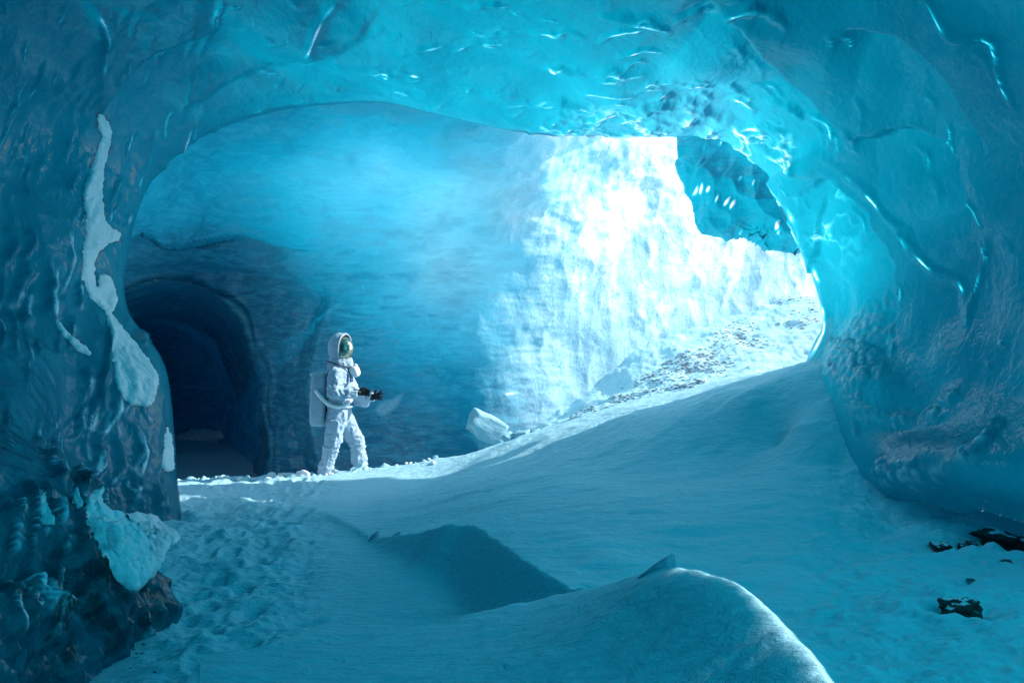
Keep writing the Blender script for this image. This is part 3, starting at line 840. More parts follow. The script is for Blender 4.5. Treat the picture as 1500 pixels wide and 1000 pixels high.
def patch(name, trees, poly, thick, mat, step=1.6, rim=9.0, scaly=0.0, seed=0, tags=None, smooth=True, jmax=0.25):
    """a layer of snow lying on the ice inside a traced outline: real thickness, edges that sink into the ice"""
    q = smooth_line(list(poly) + [poly[0]], 160)[:-1] if smooth else np.array(poly, float)
    lo, hi = q.min(0), q.max(0)
    gx, gy = np.meshgrid(np.arange(lo[0] - 6, hi[0] + 6, step), np.arange(lo[1] - 6, hi[1] + 6, step), indexing='ij')
    gq = np.stack([gx * 0.16, gy * 0.16, 0 * gx], -1)
    sd = sd_poly(gx, gy, q)
    sd = sd + 1.6 * fbm(gq, 4, 240 + seed, 0.65)                # crumbly edge
    P = np.zeros(gx.shape + (3,)); N = np.zeros_like(P); ok = np.zeros(gx.shape, bool)
    for i in range(gx.shape[0]):
        for j in range(gx.shape[1]):
            if sd[i, j] < -4.5:
                continue
            d = Vector(((gx[i, j] - 750) / FPX, 1, -(gy[i, j] - 500) / FPX)).normalized()
            best = None
            for tr in trees:
                h = tr.ray_cast(EYE, d)
                if h[0] is not None and (best is None or h[3] < best[3]):
                    best = h
            if best is None:
                continue
            n = best[1]
            if n.dot(d) > 0:
                n = -n
            P[i, j] = best[0]; N[i, j] = n; ok[i, j] = True
    for _ in range(3):                                        # calm the normals
        Ns = N.copy()
        Ns[1:-1, 1:-1] = (N[1:-1, 1:-1] * 2 + N[2:, 1:-1] + N[:-2, 1:-1] + N[1:-1, 2:] + N[1:-1, :-2]) / 6
        N = Ns
    N /= np.linalg.norm(N, axis=-1, keepdims=True) + 1e-9
    w = np.clip(sd / rim, -0.5, 1)
    h = thick * np.where(w > 0, np.sqrt(np.clip(1 - (1 - w) ** 2, 0, 1)), w * 0.8) - 0.004
    h = h + np.clip(w, 0, 1) * thick * (0.25 * fbm(P * 5, 3, 200 + seed) + 0.35 * fbm(P * 22, 3, 205 + seed))
    if scaly:
        f1, f2 = worley(P * np.array([11, 11, 15]) + 0.3 * fbm(P * 6, 2, 210 + seed)[..., None], 33 + seed)
        h = h + np.clip(w, 0, 1) * scaly * (0.55 - f1)
    P = P + N * h[..., None]
    # drop faces that bridge a depth jump
    jump = np.zeros(ok.shape, bool)
    dY = np.abs(np.diff(P[..., 1], axis=0)) > jmax
    jump[:-1][dY] = True; jump[1:][dY] = True
    dY = np.abs(np.diff(P[..., 1], axis=1)) > jmax
    jump[:, :-1][dY] = True; jump[:, 1:][dY] = True
    good = ok & ~jump
    lab = np.zeros(good.shape, int); cur = 0; sizes = {}
    for i0, j0 in zip(*np.nonzero(good)):
        if lab[i0, j0]:
            continue
        cur += 1; stack = [(i0, j0)]; lab[i0, j0] = cur; sizes[cur] = 0
        while stack:
            i, j = stack.pop(); sizes[cur] += 1
            for a_, b_ in ((i + 1, j), (i - 1, j), (i, j + 1), (i, j - 1)):
                if 0 <= a_ < good.shape[0] and 0 <= b_ < good.shape[1] and good[a_, b_] and not lab[a_, b_]:
                    lab[a_, b_] = cur; stack.append((a_, b_))
    good = lab == max(sizes, key=sizes.get)
    me = grid_mesh(name, P, good)
    o = link(name, me, mat)
    for k, v in (tags or {}).items():
        o[k] = v
    return o

M['frost_light'] = snow_material("frost_crust", (0.34, 0.62, 0.72), 1.2, 0.8)
z2 = lambda pts: [(x / 2.5, 100 + y / 2.5) for x, y in pts]
z3 = lambda pts: [(x / 1.8175, 450 + y / 1.8175) for x, y in pts]
strip = z2([(357, 165), (380, 172), (405, 205), (410, 245), (405, 290), (385, 350), (378, 400), (378, 500), (390, 560), (415, 590), (440, 600), (440, 635), (400, 640), (370, 670),
            (350, 700), (345, 760), (352, 800), (362, 795), (358, 760), (380, 752), (405, 760), (420, 800), (430, 850), (415, 890), (400, 900), (390, 890), (360, 870), (325, 830), (300, 760),
            (300, 700), (315, 600), (318, 560), (303, 470), (310, 430), (340, 350), (365, 270), (375, 250), (358, 210)])
TL = [tree_left]
g = "patches of wind blown snow on the left ice pillar"
patch("snow_strip", TL, strip, 0.02, M['sunlit_snow'], rim=4, seed=1, smooth=False,
      tags=dict(label="long wavy strip of white snow running down the upper left ice pillar", category="snow strip", group=g))
patch("snow_strip", TL, z3([(288, 5), (300, 20), (405, 150), (420, 200), (410, 250), (390, 262), (350, 258), (330, 240), (310, 210), (302, 140), (296, 80), (280, 8)]), 0.02, M['sunlit_snow'], rim=4, seed=2,
      tags=dict(label="teardrop of white snow on the bulge of the ice pillar beside the dark tunnel", category="snow strip", group=g))
patch("snow_strip", TL, z3([(443, 308), (452, 330), (460, 370), (465, 410), (463, 432), (442, 438), (431, 426), (437, 370)]), 0.02, M['sunlit_snow'], rim=4, seed=3,
      tags=dict(label="small white snow tongue at the foot edge of the ice pillar just above the ground", category="snow strip", group=g))
patch("snow_strip", TL, z3([(112, 484), (128, 525), (146, 562), (140, 577), (115, 572), (106, 540)]), 0.015, M['sunlit_snow'], rim=3, seed=4,
      tags=dict(label="small pointed white snow spike left of the brown dirt on the ice", category="snow strip", group=g))
patch("snow_strip", TL, z3([(205, 473), (216, 505), (222, 528), (206, 533), (196, 503)]), 0.015, M['sunlit_snow'], rim=3, seed=5,
      tags=dict(label="tiny pointed white snow spike right above the brown dirt patch", category="snow strip", group=g))
patch("snow_strip", TL, z3([(152, 28), (175, 60), (238, 113), (236, 131), (200, 110), (165, 70), (149, 45)]), 0.02, M['sunlit_snow'], rim=4, seed=6,
      tags=dict(label="thin slanting white snow streak alone on the blue face of the left pillar", category="snow strip", group=g))
patch("snow_bank", [tree_left, tree_ground], [(152, 712), (150, 732), (160, 743), (182, 751), (205, 750), (225, 754), (242, 766), (264, 786), (247, 802), (236, 830), (216, 852), (200, 864), (180, 858),
                                              (163, 838), (150, 815), (140, 790), (128, 767), (124, 745), (134, 722)], 0.05, M['sunlit_snow'], rim=30, seed=7, jmax=0.9,
      tags=dict(label="bright white snow bank lying against the foot of the left ice pillar", category="snow bank"))
g = "snow drifts inside the dark tunnel"
TB = [tree_room]
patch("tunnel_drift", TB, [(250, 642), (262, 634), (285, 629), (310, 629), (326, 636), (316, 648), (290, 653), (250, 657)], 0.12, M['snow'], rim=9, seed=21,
      tags=dict(label="upper pale snow drift lying in the dark ice tunnel", category="snow drift", group=g))
patch("tunnel_drift", TB, [(250, 686), (280, 691), (312, 685), (304, 700), (290, 712), (250, 712)], 0.12, M['snow'], rim=8, seed=22,
      tags=dict(label="lower pale snow drift at the mouth of the dark tunnel behind the ridge", category="snow drift", group=g))
# foreground drift with a sunlit back
CR = [(835, 868, 5.35), (870, 860, 5.1), (920, 846, 4.7), (985, 832, 4.25), (1060, 848, 3.9), (1130, 900, 3.6), (1190, 970, 3.32), (1230, 1035, 3.1), (1262, 1130, 2.8), (1290, 1300, 2.4)]
cr = smooth_line([at(*p) for p in CR], 260)
tg = np.gradient(cr[:, :2], axis=0)
for _ in range(25):
    tg[1:-1] = 0.25 * tg[:-2] + 0.5 * tg[1:-1] + 0.25 * tg[2:]
tg /= np.linalg.norm(tg, axis=1, keepdims=True)
perp = np.stack([tg[:, 1], -tg[:, 0]], 1)                     # towards the camera side
v = np.linspace(-1.5, 2.0, 260)
base = ground_z(cr[:, 0], cr[:, 1])
hh = np.maximum(cr[:, 2] - base, 0.02)
DXY = cr[:, None, :2] + perp[:, None] * v[None, :, None]
sl = np.where(v > 0, 1.0, 2.4)
rnd = np.where(v > 0, 0.30, 0.10)
soft_ = np.sqrt(v ** 2 + 0.16 ** 2) - 0.16
DZ = cr[:, None, 2] - np.where(v[None] > 0, 1.18 * (hh[:, None] + 0.06) * (1 - np.exp(-soft_[None] / 0.44)), (np.sqrt(v ** 2 + rnd ** 2) - rnd)[None] * sl[None])
Dm = np.stack([DXY[..., 0], DXY[..., 1], DZ], -1)
st = np.stack([Dm[..., 0] * 1.0 + Dm[..., 1] * .5, (Dm[..., 1] - 0.5 * Dm[..., 0]) * 3.5, Dm[..., 2]], -1)
Dm[..., 2] += 0.012 * fbm(st * 1.6, 4, 301) + 0.004 * fbm(Dm * 9, 3, 302)
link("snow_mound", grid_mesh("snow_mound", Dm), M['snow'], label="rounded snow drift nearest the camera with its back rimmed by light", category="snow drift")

# ------------------------------------------------------------------ ice shards, blocks, lumps, rocks
def prism(outline, Y, thick, mat, name, bulge=0.4, **tags):
    """thin wedge of ice: outline in the plane facing the camera at distance Y, thickness in metres"""
    bm = bmesh.new()
    c = np.mean([at(x, y, Y) for x, y in outline], axis=0)
    f, b = [], []
    for x, y in outline:
        p = at(x, y, Y)
        f.append(bm.verts.new((p[0], Y - thick / 2, p[2])))
        q = c + (p - c) * 0.93
        b.append(bm.verts.new((q[0] + 0.02, Y + thick / 2, q[2])))
    cf = bm.verts.new((c[0], Y - thick * (0.5 + bulge), c[2])); cb = bm.verts.new((c[0], Y + thick * (0.5 + bulge), c[2]))
    n = len(f)
    for k in range(n):
        bm.faces.new((f[k], f[(k + 1) % n], cf)); bm.faces.new((b[(k + 1) % n], b[k], cb))
        bm.faces.new((f[k], b[k], b[(k + 1) % n], f[(k + 1) % n]))
    bmesh.ops.recalc_face_normals(bm, faces=bm.faces)
    bmesh.ops.bevel(bm, geom=bm.edges[:], offset=thick * 0.12, segments=2, affect='EDGES')
    me = bpy.data.meshes.new(name); bm.to_mesh(me); bm.free()
    for p in me.polygons:
        p.use_smooth = True
    set_attr(me, "thickness", np.full(len(me.vertices), 0.25)); set_attr(me, "frost_light", np.full(len(me.vertices), 0.55)); set_attr(me, "dirt", np.zeros(len(me.vertices)))
    return link(name, me, mat, **tags)

prism([(930, 846), (952, 828), (970, 816), (982, 809), (985, 818), (987, 838), (965, 842)], 4.32, 0.05, M['near_ice'], "ice_shard",
      label="small upright ice shard standing on top of the rounded front drift", category="ice shard")
gs = "small dark fins on the wind cut snow edge"
prism([(538, 793), (545, 782), (554, 776), (549, 793)], 8.0, 0.03, M['near_ice'], "ice_fin", label="left of two small fins poking from the wind cut snow edge", category="ice fin", group=gs)
prism([(570, 788), (577, 782), (585, 777), (582, 789)], 7.8, 0.03, M['near_ice'], "ice_fin", label="right of two small fins poking from the wind cut snow edge", category="ice fin", group=gs)

def lump_mesh(name, seed, sub=3, amp=0.3, flat=0.7, freq=1.6, angular=0.0):
    bm = bmesh.new()
    bmesh.ops.create_icosphere(bm, subdivisions=sub, radius=1)
    co = np.array([v.co[:] for v in bm.verts])
    r = 1 + amp * fbm(co * freq + seed * 7.7, 3, seed)
    if angular:
        f1, f2 = worley(co * 1.3 + seed * 3.1, seed)
        r = r - angular * f1
    co = co * r[:, None] * np.array([1, 1, flat])
    for v_, c in zip(bm.verts, co):
        v_.co = c
    me = bpy.data.meshes.new(name); bm.to_mesh(me); bm.free()
    for p in me.polygons:
        p.use_smooth = True
    return me

rng = random.Random(5)
lumps = [lump_mesh("snow_lump", k, 3, 0.35, 0.75, 1.8, 0.25) for k in range(6)]
first = None
for k in range(64):
    px = rng.choice([rng.uniform(322, 446), rng.uniform(322, 446), rng.uniform(448, 640)])
    cy_ = float(np.interp((px - 750) / FPX * 12.2, [at(*p)[0] for p in ridge_pts[:11]], [p[2] for p in ridge_pts[:11]]))
    Y = cy_ + rng.uniform(-0.45, 0.12)
    X = (px - 750) / FPX * Y
    r_ = rng.uniform(0.02, 0.055) * (1.5 if px < 446 and rng.random() < 0.35 else 1.0)
    if px > 448:
        r_ *= 0.55
    o = link("snow_lump", lumps[k % 6], M['sunlit_snow'])
    o.location = (X, Y, ground_at(X, Y) + 0.3 * r_ + 0.01)
    o.scale = (r_ * rng.uniform(.8, 1.5), r_ * rng.uniform(.8, 1.3), r_)
    o.rotation_euler = (rng.uniform(-.4, .4), rng.uniform(-.4, .4), rng.uniform(0, 6))
    o['label'] = "small white lump of loose snow lying on the ridge around and behind the person"
    o['category'] = "snow lump"
    o['group'] = "loose snow lumps along the ridge crest"

# blocks fallen from the sunlit wall
def block(name, c, size, rot, seed, mat, label, cat, group=None):
    bm = bmesh.new()
    bmesh.ops.create_cube(bm, size=2)
    bmesh.ops.subdivide_edges(bm, edges=bm.edges[:], cuts=7, use_grid_fill=True)
    co = np.array([v.co[:] for v in bm.verts])
    rr_ = np.linalg.norm(co, axis=1, keepdims=True)
    co = co * (0.72 + 0.28 * (1.0 / rr_)) * (1 + 0.13 * fbm(co * 1.1 + seed, 3, seed)[:, None])
    for v_, q in zip(bm.verts, co):
        v_.co = (q[0] * size[0], q[1] * size[1], q[2] * size[2])
    me = bpy.data.meshes.new(name); bm.to_mesh(me); bm.free()
    for p in me.polygons:
        p.use_smooth = True
    o = link(name, me, mat, label=label, category=cat)
    o.location = c; o.rotation_euler = rot
    if group:
        o['group'] = group
    return o
c = at(712, 624, 13.3)
block("snow_block", c, (0.27, 0.2, 0.17), (0.2, R(24), R(20)), 3, M['frost_light'], "large pale snow block leaning against the back wall right of the person", "snow block")
gb = "broken ice chunks at the foot of the sunlit wall"
for px, py, Y, sz, lab in ((745, 640, 12.2, 0.06, "dark edged ice chunk right behind the ridge beside the large pale snow block"),
                           (764, 637, 12.2, 0.075, "middle ice chunk at the foot of the wall where sunlight begins"),
                           (783, 633, 12.3, 0.05, "rightmost small ice chunk behind the ridge where sunlight begins"),
                           (638, 672, 11.9, 0.035, "tiny pointed ice chunk alone on the ridge crest right of the person")):
    q = at(px, py, Y)
    block("ice_chunk", (q[0], q[1], q[2]), (sz * 1.4, sz, sz * 0.7), (rng.uniform(-.5, .5), rng.uniform(-.5, .5), rng.uniform(0, 3)), int(px), M['frost_light'], lab, "ice chunk", gb)

def rock_material():
    m, nt, out = node_mat("dark_rock")
    t = NT(nt)
    n = t.noise(9, 6, 0.7)
    c = t.ramp(n, [(0.3, (0.008, 0.009, 0.010)), (0.55, (0.03, 0.032, 0.034)), (0.8, (0.09, 0.09, 0.085))])
    ge = t.new("ShaderNodeNewGeometry")
    sx = t.new("ShaderNodeSeparateXYZ")
    t.lk(ge.outputs['Normal'], sx.inputs[0])
    up = t.math('ADD', sx.outputs[2], t.math('MULTIPLY', t.noise(3.0, 6, 0.7), 0.9))
    c = t.mix(t.ramp(t.math('MULTIPLY', up, 0.5), [(0.66, 0.0), (0.70, 1.0)]), c, (0.7, 0.84, 0.9))      # snow lodged on top
    p = principled(t, c, 0.6, t.bump(t.noise(24, 5, 0.7), 0.7, 0.02), 1.45, 0.5)
    t.lk(p.outputs[0], out.inputs[0])
    return m
M['rock'] = rock_material()
gr = "dark rocks showing through the snow on the right"
for k, (px, py, Y, r_, lab) in enumerate(ROCKS):
    o = link("rock", lump_mesh("rock", 40 + k, 4, 0.3, 0.6, 1.4, 0.35), M['rock'], label=lab, category="rock", group=gr)
    q = at(px, py, Y)
    gz = ground_at(q[0], q[1])
    o.location = (q[0], q[1], gz + r_ * 0.06)
    o.scale = (r_ * 1.35, r_, r_)
    o.rotation_euler = (0.2, -0.1, k * 1.3)

# dirt grains near the left pillar and the stony snow slope behind the ridge
def pebbles(name, spots, mat, **tags):
    tv, tf = [], []
    ico = lump_mesh("pebble_shape", 77, 1, 0.3, 0.6, 1.5)
    iv = np.array([v.co[:] for v in ico.vertices]); fi = np.array([p.vertices[:] for p in ico.polygons])
    bpy.data.meshes.remove(ico)
    for k, (x, y, z, r_) in enumerate(spots):
        a_ = k * 2.4
        Rm = np.array([[math.cos(a_), -math.sin(a_), 0], [math.sin(a_), math.cos(a_), 0], [0, 0, 1]])
        tv.append((iv * np.array([1.5, 1, .8])) @ Rm.T * r_ + np.array([x, y, z])); tf.append(fi + k * len(iv))
    return link(name, raw_mesh(name, np.vstack(tv), np.vstack(tf)), mat, **tags)
spots = []
for k in range(170):
    px, py = rng.gauss(205, 28), rng.gauss(885, 38)
    h = tree_ground.ray_cast(EYE, Vector(((px - 750) / FPX, 1, -(py - 500) / FPX)).normalized())
    if h[0] is not None:
        spots.append((h[0].x, h[0].y, h[0].z, rng.uniform(0.003, 0.012)))
pebbles("dirt_grit", spots, M['rock'], kind='stuff')
spots = []
BAND = [(815, 620), (900, 575), (980, 528), (1060, 480), (1195, 405), (1200, 470), (1120, 515), (1000, 575), (900, 610)]
while len(spots) < 1500:
    px, py = rng.uniform(800, 1210), rng.uniform(400, 625)
    if not inside_poly(np.array([px]), np.array([py]), BAND)[0]:
        continue
    h = tree_ground.ray_cast(Vector((0.0, 0.0, CAM_Z)), Vector(((px - 750) / FPX, 1, -(py - 500) / FPX)).normalized())
    if h[0] is None:
        spots.append((0, 14, -2, 0.01)); continue
    if h[0].y < 11.6 or vnoise(np.array([h[0][:]]) * 1.3, 91)[0] < rng.uniform(-0.45, 0.45):
        if h[0].y < 11.6:
            spots.append((0, 14, -2, 0.01))
        continue
    spots.append((h[0].x, h[0].y, h[0].z, rng.uniform(0.006, 0.024) * rng.choice((1, 1, 1.5))))
def scree_material():
    m, nt, out = node_mat("scree_stone")
    t = NT(nt)
    c = t.ramp(t.noise(2.5, 5, 0.7), [(0.3, (0.30, 0.32, 0.36)), (0.6, (0.48, 0.50, 0.54)), (0.8, (0.7, 0.72, 0.75))])
    p = principled(t, c, 0.8, t.bump(t.noise(30, 4, 0.7), 0.5, 0.01), 1.45, 0.3)
    t.lk(p.outputs[0], out.inputs[0])
    return m
M['scree'] = scree_material()
pebbles("gravel", spots, M['scree'], kind='stuff')

# ------------------------------------------------------------------ the person in the white suit
def cloth_material(name, col, rough=0.7, fold=1.0):
    m, nt, out = node_mat(name)
    t = NT(nt)
    n = t.noise(14, 4, 0.6)
    c = t.mix(t.ramp(n, [(0.3, 0.0), (0.75, 1.0)]), tuple(x * 0.88 for x in col), col)
    nrm = t.bump(t.noise(16, 4, 0.6, 1.2, (1, 1, 1.6)), 0.55 * fold, 0.02)
    nrm = t.bump(t.noise(45, 3, 0.6, 0.8), 0.35 * fold, 0.006, nrm)
    p = principled(t, c, rough, nrm, 1.45, 0.3)
    t.lk(p.outputs[0], out.inputs[0])
    return m

def plain_material(name, col, rough, metal=0.0, spec=0.5, noise_amt=0.15, coat=0.0):
    m, nt, out = node_mat(name)
    t = NT(nt)
    c = t.mix(t.ramp(t.noise(30, 4, 0.6), [(0.3, 0.0), (0.7, 1.0)]), tuple(x * (1 - noise_amt) for x in col), col)
    p = principled(t, c, rough, None, 1.5, spec, metal)
    p.inputs['Coat Weight'].default_value = coat
    t.lk(p.outputs[0], out.inputs[0])
    return m
M['suit'] = cloth_material("suit_fabric", (0.35, 0.48, 0.59))
M['pack'] = cloth_material("pack_fabric", (0.34, 0.45, 0.54), 0.7, 0.7)
M['glove'] = cloth_material("glove_leather", (0.012, 0.013, 0.016), 0.55, 0.8)
M['visor'] = plain_material("visor_gold", (0.50, 0.46, 0.36), 0.06, 0.95, 0.5, 0.05)
M['dark'] = plain_material("dark_rim", (0.03, 0.03, 0.035), 0.4)
M['blue'] = plain_material("badge_blue", (0.015, 0.03, 0.22), 0.6)
M['plastic'] = plain_material("white_plastic", (0.82, 0.83, 0.85), 0.35, 0, 0.5, 0.04)

def capsule(bm, a, b, ra, rb, seg=14, rings=5, sq=(1, 1)):
    a, b = Vector(a), Vector(b)
    d = b - a
    L = d.length or 1e-4
    z = d / L
    x = z.orthogonal().normalized(); y = z.cross(x)
    prof_ = []
    for k in range(rings + 1):
        t_ = -math.pi / 2 + math.pi / 2 * k / rings
        prof_.append((ra * math.sin(t_), ra * math.cos(t_)))
    for k in range(rings + 1):
        t_ = math.pi / 2 * k / rings
        prof_.append((L + rb * math.sin(t_), rb * math.cos(t_)))
    rows = []
    for h, r_ in prof_[1:-1]:
        rows.append([bm.verts.new(a + z * h + (x * math.cos(2 * math.pi * j / seg) + y * math.sin(2 * math.pi * j / seg)) * r_) for j in range(seg)])
    p0 = bm.verts.new(a + z * prof_[0][0]); p1 = bm.verts.new(a + z * prof_[-1][0])
    for i in range(len(rows) - 1):
        for j in range(seg):
            bm.faces.new((rows[i][j], rows[i][(j + 1) % seg], rows[i + 1][(j + 1) % seg], rows[i + 1][j]))
    for j in range(seg):
        bm.faces.new((rows[0][(j + 1) % seg], rows[0][j], p0)); bm.faces.new((rows[-1][j], rows[-1][(j + 1) % seg], p1))

def ball(bm, c, r3, sub=3, rot=None):
    g_ = bmesh.ops.create_icosphere(bm, subdivisions=sub, radius=1)
    for v_ in g_['verts']:
        q = Vector((v_.co.x * r3[0], v_.co.y * r3[1], v_.co.z * r3[2]))
        if rot is not None:
            q = rot @ q
        v_.co = q + Vector(c)

def fuse(name, bm, voxel, smooth=4, factor=0.6):
    """one continuous skin over overlapping limbs"""
    me = bpy.data.meshes.new(name + "_src"); bm.to_mesh(me); bm.free()
    o = bpy.data.objects.new("source", me); COL.objects.link(o)
    r_ = o.modifiers.new("remesh", 'REMESH'); r_.mode = 'VOXEL'; r_.voxel_size = voxel
    if smooth:
        s_ = o.modifiers.new("smooth", 'SMOOTH'); s_.iterations = smooth; s_.factor = factor
    dg = bpy.context.evaluated_depsgraph_get()
    out = bpy.data.meshes.new_from_object(o.evaluated_get(dg))
    bpy.data.objects.remove(o); bpy.data.meshes.remove(me)
    out.name = name
    for p in out.polygons:
        p.use_smooth = True
    return out

def displace(me, fn):
    n = len(me.vertices)
    co = np.empty(n * 3, np.float32); me.vertices.foreach_get("co", co); co = co.reshape(-1, 3).astype(float)
    no = np.empty(n * 3, np.float32); me.vertices.foreach_get("normal", no); no = no.reshape(-1, 3)
    co = co + no * fn(co)[:, None]
    me.vertices.foreach_set("co", co.astype(np.float32).ravel()); me.update()

person = bpy.data.objects.new("person", None)
COL.objects.link(person)
base_p = at(503.2, 700.5, 12.2)
person.location = base_p
person['label'] = "person in a white space suit and gold visor helmet standing on the snow ridge"
person['category'] = "person"

bm = bmesh.new()
for yy in (-0.07, 0.07):
    capsule(bm, (-.07, yy, .84), (-.06, yy, 1.05), .135, .14)
    capsule(bm, (-.06, yy, 1.05), (-.05, yy, 1.27), .14, .15)
capsule(bm, (-.05, -.14, 1.335), (-.05, .14, 1.335), .10, .10)
capsule(bm, (-.05, 0, 1.33), (-.02, 0, 1.46), .13, .105)
capsule(bm, (.05, 0, 1.2), (.05, 0, 1.32), .09, .08)
# legs
capsule(bm, (-.07, -.085, .82), (-.125, -.11, .44), .135, .105); capsule(bm, (-.125, -.11, .44), (-.205, -.115, .12), .105, .088)
capsule(bm, (-.05, .085, .82), (.155, .10, .45), .135, .105); capsule(bm, (.155, .10, .45), (.195, .10, .16), .105, .09)
# bunched trouser cuffs
capsule(bm, (-.20, -.115, .16), (-.21, -.115, .10), .098, .094); capsule(bm, (.19, .10, .24), (.20, .10, .17), .104, .096)
# arms
capsule(bm, (-.06, -.19, 1.335), (-.085, -.26, 1.10), .090, .085); capsule(bm, (-.085, -.26, 1.10), (.17, -.20, 1.095), .084, .062)
capsule(bm, (-.02, .19, 1.335), (.14, .26, 1.00), .090, .085); capsule(bm, (.14, .26, 1.00), (.33, .13, 1.02), .084, .062)
capsule(bm, (.14, .25, .97), (.25, .19, .96), .07, .055)
suit_me = fuse("suit", bm, 0.0115, 3, 0.5)

def wrinkles(c):
    a1 = 1 - np.abs(vnoise(np.stack([c[:, 0] * 9 + c[:, 2] * 3, c[:, 1] * 9, c[:, 2] * 12 - c[:, 0] * 5], -1), 401))
    a2 = 1 - np.abs(vnoise(np.stack([c[:, 0] * 20 - c[:, 2] * 6, c[:, 1] * 17, c[:, 2] * 24 + c[:, 0] * 8], -1), 402))
    d = 0.020 * (a1 ** 4 - 0.3) + 0.011 * (a2 ** 4 - 0.3)
    for z0 in (0.43, 0.17):                                   # rings of cloth at knees and ankles
        d += 0.005 * np.exp(-((c[:, 2] - z0) / 0.08) ** 2) * np.sin(c[:, 2] * 120 + 4 * vnoise(c * 8, 403)) * (c[:, 2] < 0.7)
    e = np.exp(-(((c[:, 0] + .07) / .1) ** 2 + ((c[:, 1] + .26) / .1) ** 2 + ((c[:, 2] - 1.1) / .1) ** 2))
    d += 0.008 * e * np.sin(c[:, 0] * 110 + c[:, 2] * 60)
    return d
displace(suit_me, wrinkles)
suit = link("suit", suit_me, M['suit'], person)

# boots
def boot(heel, toe, rest):
    bm_ = bmesh.new()
    capsule(bm_, heel, toe, .056, .046)
    capsule(bm_, heel, (heel[0], heel[1], heel[2] + .07), .056, .06)
    capsule(bm_, toe, (toe[0] + .02, toe[1], toe[2] - .005), .045, .04)
    me_ = fuse("boot", bm_, 0.008, 3)
    n_ = len(me_.vertices)
    for v_ in me_.vertices:
        v_.co.z = max(v_.co.z, rest)
    displace(me_, lambda c_: 0.004 * fbm(c_ * 25, 2, 411))
    return link("boot", me_, M['suit'], person)
gz0 = ground_at(base_p[0] - .2, base_p[1] - .11) - base_p[2]
gz1 = ground_at(base_p[0] + .25, base_p[1] + .1) - base_p[2]
boot((-.215, -.115, gz0 + .05), (-.085, -.13, gz0 + .045), gz0 - 0.02)
boot((.185, .10, gz1 + .055), (.31, .08, gz1 + .045), gz1 - 0.02)

# gloves: palm, four fingers of different length and a thumb each
def hand(wrist, fwd, up, side, curl, spread, name="glove"):
    w = Vector(wrist); f = Vector(fwd).normalized(); s_ = Vector(side); s_ = (s_ - f * s_.dot(f)).normalized(); n_ = f.cross(s_).normalized()
    bm_ = bmesh.new()
    capsule(bm_, w - f * .05, w + f * .01, .052, .042)               # gauntlet cuff
    for q in (-.026, -.009, .009, .026):
        capsule(bm_, w + f * .01 + s_ * q * .7, w + f * .085 + s_ * q * 1.1, .02, .018)
    for q, l1, l2, l3 in ((-.036, .034, .024, .018), (-.013, .042, .028, .02), (.012, .044, .03, .021), (.035, .038, .026, .019)):
        p = w + f * .088 + s_ * q
        d = (f + s_ * q * spread).normalized()
        for k, l in enumerate((l1, l2, l3)):
            a_ = curl * (k + 1)
            dd = (d * math.cos(a_) + n_ * math.sin(a_)).normalized()
            e = p + dd * l
            capsule(bm_, p, e, .0125 - .001 * k, .0115 - .001 * k, 10, 4)
            p = e
    p = w + f * .03 + s_ * .03
    for k, (l, out) in enumerate(((.035, .9), (.03, .55), (.022, .3))):
        dd = (f * (0.7 + .2 * k) + s_ * out + n_ * .5).normalized()
        e = p + dd * l
        capsule(bm_, p, e, .0145 - .001 * k, .013 - .001 * k, 10, 4)
        p = e
    me_ = fuse(name, bm_, 0.0045, 2, 0.4)
    displace(me_, lambda c_: 0.0015 * fbm(c_ * 60, 2, 421))
    return link(name, me_, M['glove'], person)
hand((.205, -.185, 1.105), (0.93, .32, .05), (0, 0, 1), (0, -0.35, 0.95), 0.42, 2.0)
hand((.355, .105, 1.03), (0.86, -.42, .18), (0, 0, 1), (-.15, 0.25, 1.0), 0.14, 9.0)

# hood, visor, rim
yaw = R(-26)
HR = Matrix.Rotation(yaw, 3, 'Z') @ Matrix.Rotation(R(4), 3, 'Y')
hc = Vector((-.045, 0, 1.665))
def hood_mesh():
    nu, nv = 72, 44
    P = np.zeros((nu, nv, 3))
    for i in range(nu):
        for j in range(nv):
            a_ = 2 * math.pi * i / (nu - 1)
            b_ = R(66) + (math.pi - R(66)) * j / (nv - 1)            # angle away from the face axis
            q = Vector((.165 * math.cos(b_), .152 * math.sin(b_) * math.cos(a_), .19 * math.sin(b_) * math.sin(a_) + .005))
            P[i, j] = (HR @ q) + hc
    P += 0.006 * fbm(P * 14, 3, 431)[..., None]
    return P
HP = hood_mesh()
hood = link("hood", grid_mesh("hood", HP), M['suit'], person)
sm = hood.modifiers.new("solid", 'SOLIDIFY'); sm.thickness = 0.014; sm.offset = 1
def ring(name, pts, r_, mat, parent):
    bm_ = bmesh.new()
    n = len(pts)
    rows = []
    for k in range(n):
        p = Vector(pts[k]); d = (Vector(pts[(k + 1) % n]) - Vector(pts[k - 1])).normalized()
        x = d.orthogonal().normalized() if k == 0 else (px_ - d * px_.dot(d)).normalized()
        px_ = x
        y = d.cross(x)
        rows.append([bm_.verts.new(p + (x * math.cos(2 * math.pi * j / 10) + y * math.sin(2 * math.pi * j / 10)) * r_) for j in range(10)])
    for k in range(n):
        for j in range(10):
            bm_.faces.new((rows[k][j], rows[k][(j + 1) % 10], rows[(k + 1) % n][(j + 1) % 10], rows[(k + 1) % n][j]))
    me_ = bpy.data.meshes.new(name); bm_.to_mesh(me_); bm_.free()
    for p in me_.polygons:
        p.use_smooth = True
    return link(name, me_, mat, parent)
